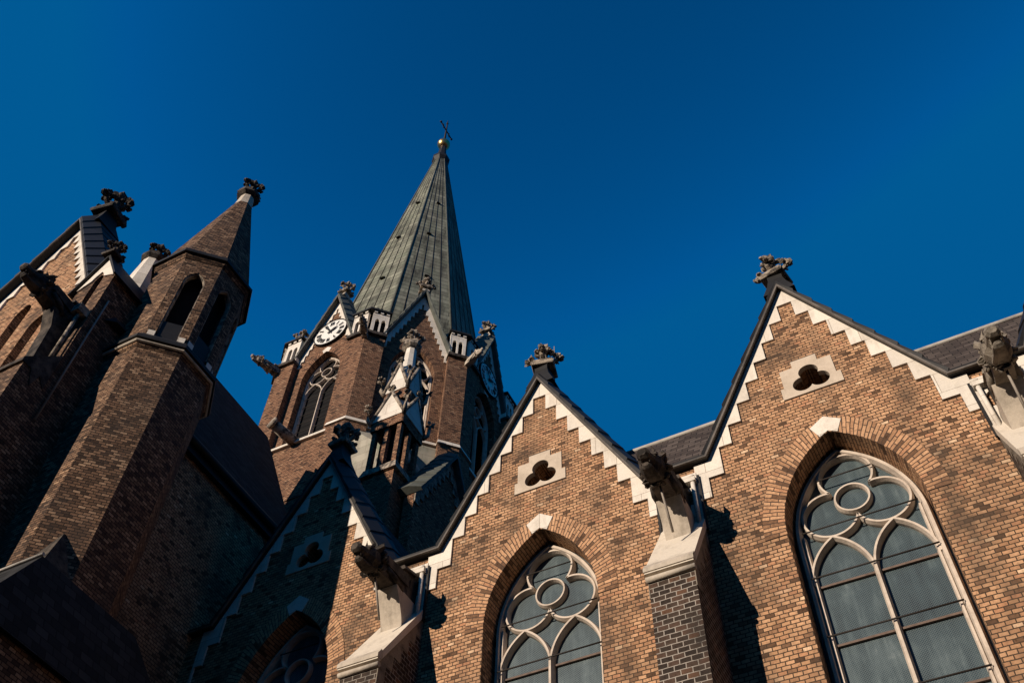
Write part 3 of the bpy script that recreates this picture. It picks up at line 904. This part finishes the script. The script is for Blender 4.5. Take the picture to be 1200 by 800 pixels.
# slim white pinnacle behind the gablet
t = thing('pinnacle', 'slim pale octagonal pinnacle with crocketed top between gablet and brick turret', 'pinnacle', (-9.75, -5.15, GZ))
def octo(a, z, cx=0, cy=0, rot=0.0):
    r_ = a/math.cos(math.pi/8)
    return [(cx+r_*math.cos(R(22.5+45*i)+rot), cy+r_*math.sin(R(22.5+45*i)+rot), z) for i in range(8)]
b = MB(); b.rings([octo(.42, 19), octo(.42, 21.9), octo(.22, 24.0)]); b.build('shaft', M['trim'], t)
b = MB(); b.rings([octo(.22, 23.9), octo(.33, 24.0), octo(.33, 24.12), octo(.2, 24.2)]); b.build('collar', M['carved'], t)
place(FIN2, 'finial', t, (0, 0, 23.75-GZ), .85, .3)

# downpipe on the transept wall
t = thing('downpipe', 'thin pale downpipe on the dark wall left of the brick turret', 'downpipe', (-8.95, -5.9, GZ))
b = MB(); b.tube([(.33, -.3, 15.5), (.33, -.3, 19.9)], .022, 6); b.build('pipe', M['rod'], t)

# ------------------------------------------------------------------ stair turret
tc = (-8.2, -4.3)
t = thing('stair_turret', 'octagonal brick stair turret with pyramid top and open lancet left of the tower', 'turret', (*tc, GZ))
a = 1.2
b = MB(); b.rings([octo(a, 11.3), octo(a, 18.55)]); b.build('shaft', M['brick_turret'], t)
def cornice(par, a_, z, d, h, up, lo):
    b = MB(); b.rings([octo(a_+.01, z-h*.6), octo(a_+d*.5, z-h*.25), octo(a_+d*.5, z)]); b.build('cornice_moulding', M[lo], par)
    b = MB(); b.rings([octo(a_+d, z+.001), octo(a_+d, z+.10), octo(a_+.02, z+.32)]); b.build('cornice', M[up], par)
cornice(t, a, 18.55, .17, .3, 'metal', 'brick_turret')
b = MB(); b.rings([octo(a+.10, 18.46), octo(a+.125, 18.48), octo(a+.125, 18.51), octo(a+.10, 18.53)]); b.build('cornice_fillet', M['cap_stone'], t)
# upper stage: eight faces, lancet openings in five of them
e = a*math.tan(math.pi/8)
a2 = 1.17
for i in range(8):
    ang = R(45*i)
    nrm = Vector((math.cos(ang), math.sin(ang), 0))
    U = Vector((-nrm.y, nrm.x, 0))
    T = xf(U, -nrm, nrm*a2)
    e2 = a2*math.tan(math.pi/8)
    b = MB()
    open_ = i in (7, 0, 1, 2, 3)
    h_ = [arch(.27, 21.35, 18.9, 10)] if open_ else []
    if open_:
        b.extrude_xz([(-e2, 18.6), (e2, 18.6), (e2, 22.5), (-e2, 22.5)], h_, 0, .2, back=False, T=T)
    else:
        b.extrude_xz([(-e2, 18.6), (e2, 18.6), (e2, 22.5), (-e2, 22.5)], [], 0, .2, back=False, T=T)
    fo = b.build('upper_wall', M['brick_turret'], t)
    if open_:
        for sg in (-1, 1):
            s_ = MB(); s_.box(min(sg*.27, sg*.44), max(sg*.27, sg*.44), -.02, .2, 18.88, 19.08, T); s_.build('jamb_stone', M['trim'], fo)
        s_ = MB(); s_.box(-.26, .26, .05, .12, 18.9, 19.6, T); s_.build('louvre_board', M['metal'], fo)
        s_ = MB(); s_.ribbon(arch(.255, 21.35, 19.1, 10), .05, .02, .16, T=T); s_.build('frame', M['weathered'], fo)
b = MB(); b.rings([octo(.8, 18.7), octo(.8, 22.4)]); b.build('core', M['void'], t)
cornice(t, a2, 22.45, .16, .25, 'metal', 'brick_turret')
b = MB(); b.rings([octo(1.19, 22.75), octo(.26, 27.3)]); b.build('spire', M['brick_turret'], t)
b = MB(); b.rings([octo(.29, 27.0), octo(.20, 27.9)]); b.build('spire_tip', M['cap_stone'], t)
b = MB(); b.rings([octo(.2, 27.88), octo(.34, 27.98), octo(.34, 28.12), octo(.2, 28.2)]); b.build('collar', M['carved'], t)
place(FIN2, 'finial', t, (0, 0, 27.75-GZ), .95, .2)
# square base with skirt roof
b = MB(); b.box(-1.2, 1.2, -1.21, 1.2, GZ, 11.3); b.build('base', M['brick_turret'], t)
sk = MB()
q0 = [(-1.22, -1.25), (1.22, -1.25), (1.22, 1.25), (-1.22, 1.25)]
q1 = [(-2.6, -2.4), (1.95, -2.4), (1.95, 2.6), (-2.6, 2.6)]
sk.extrude_xy(q1, 9.6, 11.7, q0); so_ = sk.build('skirt_roof', M['slate_dark'], t)
sk = MB()
sk.tube([(-1.25, -1.27, 11.72), (1.25, -1.27, 11.72)], .035, 6)
sk.build('flashing', M['lead'], so_)
for sx_, sy_ in ((1, -1), (-1, -1)):          # broach stones between square base and octagon
    sk = MB()
    sk.rings([[(sx_*1.22, sy_*1.22, 11.6), (sx_*.48, sy_*1.22, 11.6), (sx_*1.22, sy_*.48, 11.6)], [(sx_*.86, sy_*.86, 12.7), (sx_*.85, sy_*.86, 12.7), (sx_*.86, sy_*.85, 12.7)]])
    sk.build('broach', M['carved'], t)
b = MB(); b.box(-2.5, 1.85, -2.3, 2.5, GZ, 9.7); b.build('annex_wall', M['brick_turret'], t)

# ------------------------------------------------------------------ main tower
TWX, TWY, TA, TR = -13.4, 11.0, 5.2, R(.5)
tw = thing('church_tower', 'tall octagonal brick tower with gabled faces under a pointed grey-green spire', 'tower', (TWX, TWY, GZ), TR)
E_ = TA*math.tan(math.pi/8)
first = None
zA_, zE_, hT = 39.0, 34.8, 1.50
KS = .83
def tower_face():
    h = bpy.data.objects.new('tmp', None)
    b = MB()
    op = arch(.97, 35.0-1.68, 29.2, 16)
    y = -TA
    out = [(-E_, 25.0), (E_, 25.0), (E_, 34.7), (hT, 34.7), (0, zA_-.05), (-hT, 34.7), (-E_, 34.7)]
    b.extrude_xz(out, [op], y, y+.5)
    w_ = b.build('gable_wall', M['brick_tower'], tw)
    tr = MB()
    n = 10; sx = (hT-.12)/n; sz = (zA_-.45-zE_)/n
    right = []
    for k_ in range(n, 0, -1):
        x, z = .05+(k_-1)*sx, zA_-.75-(k_-1)*sz
        right.append((x, z))
        if k_ > 1: right.append((.05+(k_-2)*sx, z))
    right = [(right[0][0], zE_-.35)] + right
    outer = [(hT+.02, zE_-.35), (hT+.02, zE_-.02), (0, zA_), (-hT-.02, zE_-.02), (-hT-.02, zE_-.35)]
    tr.extrude_xz(outer + [(-p[0], p[1]) for p in right] + right[::-1], [], y-.05, y+.02)
    tr.build('gable_trim', M['trim'], w_)
    coping(w_, [(-hT-.08, zE_-.1), (0, zA_+.08), (hT+.08, zE_-.1)], .26, M['metal_green'], plate=.55, y_front=y-.3, y_back=y+.7)
    arch_ring(w_, .97, 35.0-1.68, 29.2, .34, y-.012, y+.48, M['brick_tower_arch'], M['trim'])
    # no depth scaling on the window plane: it sits 0.4 m inside the wall
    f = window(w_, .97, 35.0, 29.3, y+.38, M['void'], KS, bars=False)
    r = MB()
    for sg in (-1, 1):
        r.face([(0, y+.5, zA_), (sg*hT, y+.5, zE_-.1), (sg*hT, y+2.6, zE_-.1), (0, y+3.0, zA_)])
    r.build('gable_roof', M['slate_dark'], w_)
    pd = MB()
    pd.rings([[(-.2, y-.15, zA_+.3), (.2, y-.15, zA_+.3), (.2, y+.6, zA_+.3), (-.2, y+.6, zA_+.3)], [(-.13, y+.02, zA_+.75), (.13, y+.02, zA_+.75), (.13, y+.3, zA_+.75), (-.13, y+.3, zA_+.75)]])
    pd.build('finial_stalk', M['cap_stone'], w_)
    place(FIN, 'finial', w_, (0, y+.16, zA_+.45-GZ), 1.0)
    s_ = MB(); s_.extrude_yz([(y-.16, 29.0), (y-.16, 29.12), (y+.4, 29.4), (y+.4, 29.0)], -E_-.05, E_+.05); s_.build('sill_ledge', M['trim'], w_)
    return w_
def rot_copy(o, par, rz):
    c_ = o.copy(); COL.objects.link(c_); c_.parent = par; c_.rotation_euler = (0, 0, rz)
    for ch in list(o.children):
        d = ch.copy(); COL.objects.link(d); d.parent = c_
    return c_
wf = tower_face()
for i in range(1, 8): rot_copy(wf, tw, R(45*i))

def tower_corner():
    # pier wrapping the corner between two faces; centred on local -y, radius at the corner
    Rc = TA/math.cos(math.pi/8)
    h = math.pi/8
    d1 = Vector((math.cos(h), math.sin(h), 0)); d2 = Vector((-math.cos(h), math.sin(h), 0))
    C0 = Vector((0, -Rc, 0))
    n1 = Vector((math.sin(h), -math.cos(h), 0)); n2 = Vector((-math.sin(h), -math.cos(h), 0))
    def plan(wd, o):
        cc = Vector((0, -Rc-o/math.cos(h), 0))
        return [cc, C0+d1*wd+n1*o, C0+d1*wd-n1*.4, C0+Vector((0, 1.0, 0)), C0+d2*wd-n2*.4, C0+d2*wd+n2*o]
    def poly(wd, o): return [(p.x, p.y) for p in plan(wd, o)]
    b = MB(); b.extrude_xy(poly(.74, .32), 25.0, 34.6)
    p = b.build('corner_pier', M['brick_tower'], tw)
    s_ = MB(); s_.extrude_xy(poly(.78, .40), 28.98, 29.2, poly(.75, .33)); s_.build('pier_ledge', M['trim'], p)
    s_ = MB(); s_.extrude_xy(poly(.78, .46), 34.6, 34.78); s_.build('parapet_base', M['carved'], p)
    # little arcaded parapet box
    q = MB()
    for sgn, dd, nn in ((1, d1, n1), (-1, d2, n2)):
        T = xf(dd, -nn, C0)
        q.extrude_xz([(0.0, 34.79), (.72, 34.79), (.72, 36.3), (0.0, 36.3)], [arch(.10, 35.75, 34.95, 5, cu=.24), arch(.10, 35.75, 34.95, 5, cu=.52)], -.28, -.14, T=T)
        q.box(.70, .74, -.29, .5, 34.79, 36.3, T)
        for z_ in (.1, .38, .65): q.box(z_-.07, z_+.07, -.33, -.1, 36.3, 36.42, T)
    q.build('parapet', M['trim'], p)
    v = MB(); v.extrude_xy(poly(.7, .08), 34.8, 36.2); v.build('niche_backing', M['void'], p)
    c = MB(); c.extrude_xy(poly(.82, .40), 36.42, 36.52)
    tip = [(0, -Rc+1.2)]*6
    c.extrude_xy(poly(.82, .40), 36.52, 37.4, tip)
    c.build('parapet_roof', M['metal'], p)
    return p
cp = tower_corner()
cp.rotation_euler = (0, 0, R(22.5))
for i in range(1, 8): rot_copy(cp, tw, R(22.5+45*i))

# spire with hip rolls and standing seams
b = MB()
z0s, z1s, r0 = 36.2, 63.2, 4.42
def soct(z):
    r_ = r0*(1-(z-z0s)/(66.2-z0s))
    return octo(r_*math.cos(math.pi/8), z, .15, .12)
b.rings([soct(z0s), soct(z1s)])
sp = b.build('spire', M['spire'], tw)
A0, A1 = soct(z0s), soct(z1s)
for i in range(8):
    p0, p1 = Vector(A0[i]), Vector(A1[i]); n0, n1 = Vector(A0[(i+1) % 8]), Vector(A1[(i+1) % 8])
    s_ = MB(); s_.tube([p0, p1], [.07, .04], 6); s_.build('hip_roll', M['metal_green'], sp)
    s_ = MB()
    for q in (.2, .4, .6, .8):
        s_.tube([p0.lerp(n0, q), p1.lerp(n1, q)], [.032, .015], 5)
    s_.build('standing_seams', M['metal'], sp)
# small roof vents on the spire
for i, (zz, q) in enumerate(((44.0, .5), (49.5, .4), (54.5, .6))):
    r_ = soct(zz)
    for fi in (4, 5, 6):
        p = Vector(r_[fi]).lerp(Vector(r_[(fi+1) % 8]), q)
        s_ = MB(); d_ = Vector((p.x, p.y, 0)).normalized(); U_ = Vector((-d_.y, d_.x, 0))
        s_.hexa([p+U_*.12-d_*.1, p-U_*.12-d_*.1, p-U_*.12+d_*.16, p+U_*.12+d_*.16, p+U_*.08+Vector((0, 0, .35))-d_*.12, p-U_*.08+Vector((0, 0, .35))-d_*.12, p-U_*.08+Vector((0, 0, .3))-d_*.02, p+U_*.08+Vector((0, 0, .3))-d_*.02])
        s_.build('roof_vent', M['metal'], sp)
b = MB(); ox, oy = .15, .12
b.rings([octo(.42, 63.0, ox, oy), octo(.58, 63.35, ox, oy), octo(.58, 63.6, ox, oy), octo(.34, 63.8, ox, oy), octo(.2, 65.6, ox, oy)])
b.build('spire_collar', M['metal'], tw)
b = MB()
b.rings([[(ox+q*math.cos(2*math.pi*j/20), oy+q*math.sin(2*math.pi*j/20), 66.1+.46*math.sin(R(p))) for j in range(20)] for p in range(-85, 86, 17) for q in [.46*math.cos(R(p))]], smooth=True)
b.build('gilded_ball', M['gold'], tw)
b = MB()
b.tube([(ox, oy, 66.4), (ox, oy, 70.2)], [.09, .035], 7)
b.tube([(ox, oy-.75, 68.5), (ox, oy+.75, 68.5)], .05, 6)
for sg in (-1, 1):
    b.lump((ox, oy+sg*.78, 68.5), .10, 3, .4, 1)
    b.tube([(ox, oy+sg*.45, 68.2), (ox, oy+sg*.22, 68.5), (ox, oy+sg*.45, 68.8)], .025, 5)
b.lump((ox, oy, 69.7), .10, 4, .4, 1)
b.build('spire_cross', M['iron'], tw)
# lower stages: sloping weathering, then a plain square base
b = MB(); b.rings([octo(TA+.04, 25.8), octo(TA+.04, 28.96)]); b.build('lower_stage', M['brick_tower'], tw)
h_ = TA+.10; k_ = (TA+.10)*math.tan(math.pi/8)
for sx_, sy_ in ((1, -1), (-1, -1), (1, 1), (-1, 1)):       # broaches from the square base to the octagon
    b = MB()
    b.rings([[(sx_*h_, sy_*k_, 25.4), (sx_*h_, sy_*h_, 25.4), (sx_*k_, sy_*h_, 25.4), (sx_*2, sy_*2, 25.4)], [(sx_*h_, sy_*k_, 25.6), (sx_*h_, sy_*h_, 25.6), (sx_*k_, sy_*h_, 25.6), (sx_*2, sy_*2, 25.6)], [(sx_*(h_-.02), sy_*k_, 28.9), (sx_*(h_+k_)/2, sy_*(h_+k_)/2, 28.9), (sx_*k_, sy_*(h_-.02), 28.9), (sx_*2, sy_*2, 28.9)]])
    b.build('broach', M['pale_green'], tw)
b = MB(); b.box(-TA-.12, TA+.12, -TA-.12, TA+.12, GZ, 25.5); b.build('base', M['brick_tower'], tw)

# gargoyles under the parapets and a spout at the ledge
Rc = TA/math.cos(math.pi/8)
def corner_garg(ang, label, mat, seed, s=.95):
    a_ = R(ang)+TR
    n = Vector((math.cos(a_), math.sin(a_), 0))
    p = Vector((TWX, TWY, 0)) + n*(Rc+.3)
    return gargoyle(label, (p.x, p.y, 34.45), a_+math.pi/2, s, mat, False, seed)
corner_garg(-112.5, 'slim gargoyle jutting out at the far left corner of the clock tower', 'weathered', 21, .72)
corner_garg(-67.5, 'gargoyle in the shade between the white clock face and the middle tower gable', 'weathered', 23, .6)
corner_garg(-22.5, 'pale sunlit gargoyle below the white parapet on the right of the middle tower gable', 'cap_stone', 25, .58)
tS = thing('rain_spout', 'stone rain spout shaped like a short column on the tower ledge under the white clock', 'rain spout', (TWX-.15, TWY-TA-.1, 28.9))
b = MB(); b.tube([(0, .4, .25), (-.2, -.3, .33), (-.42, -1.0, .46)], [.24, .23, .21], 10); b.tube([(-.40, -.95, .45), (-.45, -1.1, .48)], .26, 10)
b.build('barrel', M['weathered'], tS, zoff=0)

# ------------------------------------------------------------------ tower clocks
def strokes(ch):
    return {'I': [((0, -1), (0, 1))], 'V': [((-.45, 1), (0, -1)), ((.45, 1), (0, -1))], 'X': [((-.45, 1), (.45, -1)), ((.45, 1), (-.45, -1))]}[ch]
NUM = ['XII', 'I', 'II', 'III', 'IIII', 'V', 'VI', 'VII', 'VIII', 'IX', 'X', 'XI']
def clock(label, fang, zc, teal, r=.84, hm=(1, 55)):
    a_ = R(fang)+TR
    n = Vector((math.cos(a_), math.sin(a_), 0))
    p = Vector((TWX, TWY, 0)) + n*(TA+.06)
    t = thing('tower_clock', label, 'clock', (p.x, p.y, zc), a_+math.pi/2, 'clocks on the tower gables')
    def disc(rad, y0, y1, m=48): 
        b = MB(); b.rings([[(rad*math.cos(2*math.pi*j/m), y, rad*math.sin(2*math.pi*j/m)) for j in range(m)] for y in (y1, y0)]); return b
    disc(r, -.05, .05).build('dial', M['teal'] if teal else M['dial'], t, zoff=0)
    b = MB(); b.ribbon([(q[0], q[1]) for q in arc(0, 0, r+.02, 0, 2*math.pi, 48)[:-1]], .07, -.085, .05, closed=True); b.build('rim', M['black'], t, zoff=0)
    b = MB(); pl = MB()
    for i in range(12):
        th = R(90-30*i)
        er = Vector((math.cos(th), math.sin(th))); et = Vector((er.y, -er.x))
        if teal:
            w0, w1 = .085, .155
            q = [er*.42*r - et*w0, er*.42*r + et*w0, er*.95*r + et*w1, er*.95*r - et*w1]
            pl.hexa([(p_.x, -.052, p_.y) for p_ in q] + [(p_.x, -.066, p_.y) for p_ in q])
        s_ = NUM[i]; h = .12*r/.84; cw = .085
        wts = [cw*(1.4 if c_ in 'VX' else .75) for c_ in s_]
        x = -sum(wts)/2
        for c_, wt in zip(s_, wts):
            cx = x+wt/2; x += wt
            for (x0, y0), (x1, y1) in strokes(c_):
                P0 = er*(r*.72+h*y0) + et*(cx+x0*cw*.9); P1 = er*(r*.72+h*y1) + et*(cx+x1*cw*.9)
                d = (P1-P0).normalized(); nn = Vector((-d.y, d.x))*.017
                q = [P0-nn, P0+nn, P1+nn, P1-nn]
                b.hexa([(p_.x, -.067, p_.y) for p_ in q] + [(p_.x, -.078, p_.y) for p_ in q])
    if teal: pl.build('numeral_plates', M['dial'], t, zoff=0)
    b.build('numerals', M['black'], t, zoff=0)
    for hand, ln, wd, ang in (('hour_hand', .46, .075, 90-30*(hm[0]+hm[1]/60)), ('minute_hand', .72, .05, 90-6*hm[1])):
        er = Vector((math.cos(R(ang)), math.sin(R(ang)))); et = Vector((er.y, -er.x))
        b = MB()
        q = [-er*.14-et*wd*.6, -er*.14+et*wd*.6, er*ln*.55+et*wd, er*ln, er*ln*.55-et*wd]
        y0 = -.09 if hand == 'hour_hand' else -.106
        b.rings([[(p_.x, y, p_.y) for p_ in q] for y in (y0, y0-.012)])
        b.build(hand, M['black'], t, zoff=0)
    return t
clock('white tower clock with black Roman numerals on the sunlit left gable', -90, 36.35, False)
clock('teal tower clock with white numeral plates on the shaded right gable', 0, 36.0, True)

# ------------------------------------------------------------------ crocketed pinnacle in front of the tower
t = thing('pinnacle', 'tall pinnacle with two tiers of white gablets before the middle of the tower', 'pinnacle', (-8.45, 5.5, GZ))
hw2 = .62
b = MB(); b.box(-hw2, hw2, -hw2, hw2, GZ, 24.4); b.build('pier', M['brick_tower'], t)
b = MB()
for sx_ in (-1, 0, 1):
    for sy_ in (-1, 0, 1):
        if sx_ or sy_: b.box(sx_*.52-.085, sx_*.52+.085, sy_*.52-.085, sy_*.52+.085, 24.4, 26.6)
b.build('columns', M['brick_tower'], t)
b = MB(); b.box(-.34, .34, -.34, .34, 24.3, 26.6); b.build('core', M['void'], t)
b = MB(); b.rings([[(-.74, -.74, 24.2), (.74, -.74, 24.2), (.74, .74, 24.2), (-.74, .74, 24.2)], [(-.64, -.64, 24.6), (.64, -.64, 24.6), (.64, .64, 24.6), (-.64, .64, 24.6)]]); b.build('base_ledge', M['weathered'], t)
def tier(z, hwt, hh, brick_h):
    for i in range(4):
        an = R(90*i)
        n = Vector((math.sin(an), -math.cos(an), 0)); U = Vector((n.y*-1, n.x, 0))
        T = xf(U, -n, n*hwt)
        b = MB(); b.extrude_xz([(-hwt, z), (hwt, z), (hwt, z+brick_h), (0, z+brick_h+hh), (-hwt, z+brick_h)], [], .02, .3, T=T)
        go_ = b.build('gablet', M['brick_tower'], t)
        b = MB(); b.extrude_xz([(-hwt*.98, z+brick_h+.0), (hwt*.98, z+brick_h), (0, z+brick_h+hh-.02)], [], -.02, .05, T=T); b.build('gablet_face', M['trim'], go_)
        b = MB()
        for sg in (-1, 1):
            b.tube([T(sg*(hwt+.06), -.02, z+brick_h-.06), T(0, -.02, z+brick_h+hh+.03)], .07, 6)
        for q in range(5):
            leaf(b, T(.08*math.cos(q*1.3), -.06, z+brick_h+hh+.08+.06*q/2), n*.5+U*math.cos(q*1.3)+Vector((0, 0, .5)), .13, random.Random(q+i*7), 3)
        b.build('gablet_crest', M['weathered'], go_)
        b = MB()                              # crocket on a curved stem at the corner
        cn = (n+U).normalized()
        c0 = (n+U)*hwt + Vector((0, 0, z+brick_h-.1))
        b.tube([c0, c0+cn*.16+Vector((0, 0, .25)), c0+cn*.20+Vector((0, 0, .75))], [.08, .075, .06], 6)
        for q in range(4):
            leaf(b, c0+cn*.21+Vector((.08*math.cos(q*1.6), .08*math.sin(q*1.6), .80+.06*(q % 2))), (math.cos(q*1.6), math.sin(q*1.6), .5), .12, random.Random(q+i*5), 3)
        b.build('crocket', M['weathered'], t)
tier(26.55, .68, 1.45, .45)
tier(28.2, .5, 1.6, .55)
b = MB(); b.rings([octo(.5, 27.9), octo(.36, 29.2), octo(.25, 30.4), octo(.20, 31.9)]); b.build('shaft', M['trim'], t)
b = MB(); b.rings([octo(.24, 31.8), octo(.37, 31.92), octo(.37, 32.08), octo(.22, 32.2)]); b.build('collar', M['weathered'], t)
place(FIN, 'finial', t, (0, 0, 31.75-GZ), 1.05, .4)

# small shaded stepped gable beside the tower base
t = thing('side_gable', 'small shaded gable with stepped stone teeth low beside the tower', 'gable', (-7.3, 7.4, GZ), R(90))
b = MB(); b.extrude_xz([(-1.9, 14), (1.9, 14), (1.9, 23.4), (0, 26.75), (-1.9, 23.4)], [], 0, .4); b.build('wall', M['brick_tower'], t)
tr = MB(); right = []
for k_ in range(8, 0, -1):
    x, z = .08+(k_-1)*.22, 26.1-(k_-1)*.39
    right.append((x, z))
    if k_ > 1: right.append((.08+(k_-2)*.22, z))
right = [(right[0][0], 23.0)] + right
tr.extrude_xz([(1.9, 23.0), (1.9, 23.4), (0, 26.74), (-1.9, 23.4), (-1.9, 23.0)] + [(-p[0], p[1]) for p in right] + right[::-1], [], -.05, .02)
tr.build('gable_trim', M['weathered'], t)  # darker stone than other gable trims, painting in this gable's shade
coping(t, [(-1.95, 23.38), (0, 26.8), (1.95, 23.38)], .22, M['metal_green'], plate=.5)
r = MB()
for sg in (-1, 1): r.face([(0, .4, 26.8), (sg*1.9, .4, 23.4), (sg*1.9, 2.0, 23.4), (0, 2.0, 26.8)])
r.build('roof', M['slate_dark'], t)

# ------------------------------------------------------------------ unseen houses added to block skylight, behind and right of the camera
def house(label, x0, x1, y0, y1, h):
    t = thing('skylight_blocker', label, 'house', ((x0+x1)/2, (y0+y1)/2, GZ), 0, 'added houses that block skylight')
    hx, hy = (x1-x0)/2, (y1-y0)/2
    b = MB(); b.box(-hx, hx, -hy, hy, GZ, h); b.build('wall', M['house'], t)
    b = MB(); b.box(-hx-.4, hx+.4, -hy-.4, hy+.4, h+.002, h+.4); b.build('eaves', M['weathered'], t)
    b = MB()
    if hx > hy: b.rings([[(-hx-.3, -hy-.3, h+.4), (hx+.3, -hy-.3, h+.4), (hx+.3, hy+.3, h+.4), (-hx-.3, hy+.3, h+.4)], [(-hx+4, -.1, h+4), (hx-4, -.1, h+4), (hx-4, .1, h+4), (-hx+4, .1, h+4)]])
    else: b.rings([[(-hx-.3, -hy-.3, h+.4), (hx+.3, -hy-.3, h+.4), (hx+.3, hy+.3, h+.4), (-hx-.3, hy+.3, h+.4)], [(-.1, -hy+4, h+5), (.1, -hy+4, h+5), (.1, hy-4, h+5), (-.1, hy-4, h+5)]])
    b.build('roof', M['slate_dark'], t)
    n = int((2*max(hx, hy)-4)/4)
    for i in range(min(n, 14)):
        for fl in range(int((h-1)/3.6)):
            c = -max(hx, hy)*.9+max(hx, hy)*1.8*i/13; z = GZ+1.4+3.6*fl
            b = MB()
            if hx > hy: b.box(c-.6, c+.6, hy+.003, hy+.08, z, z+2)
            else: b.box(-hx-.08, -hx-.003, c-.6, c+.6, z, z+2)
            b.build('window', M['dark_glass'], t)
M['house'] = stone_mat('dark_render', (0.035, 0.032, 0.03), (0.02, 0.019, 0.018), 0.6, 0.6)  # walls of the added blockers, kept dark to bounce little light
house('tall unseen dark house added right of the church to block skylight', 25, 38, -44, 44, 28)
house('long unseen dark house row added behind the viewer to block skylight', -80, 24, -64, -50, 17)
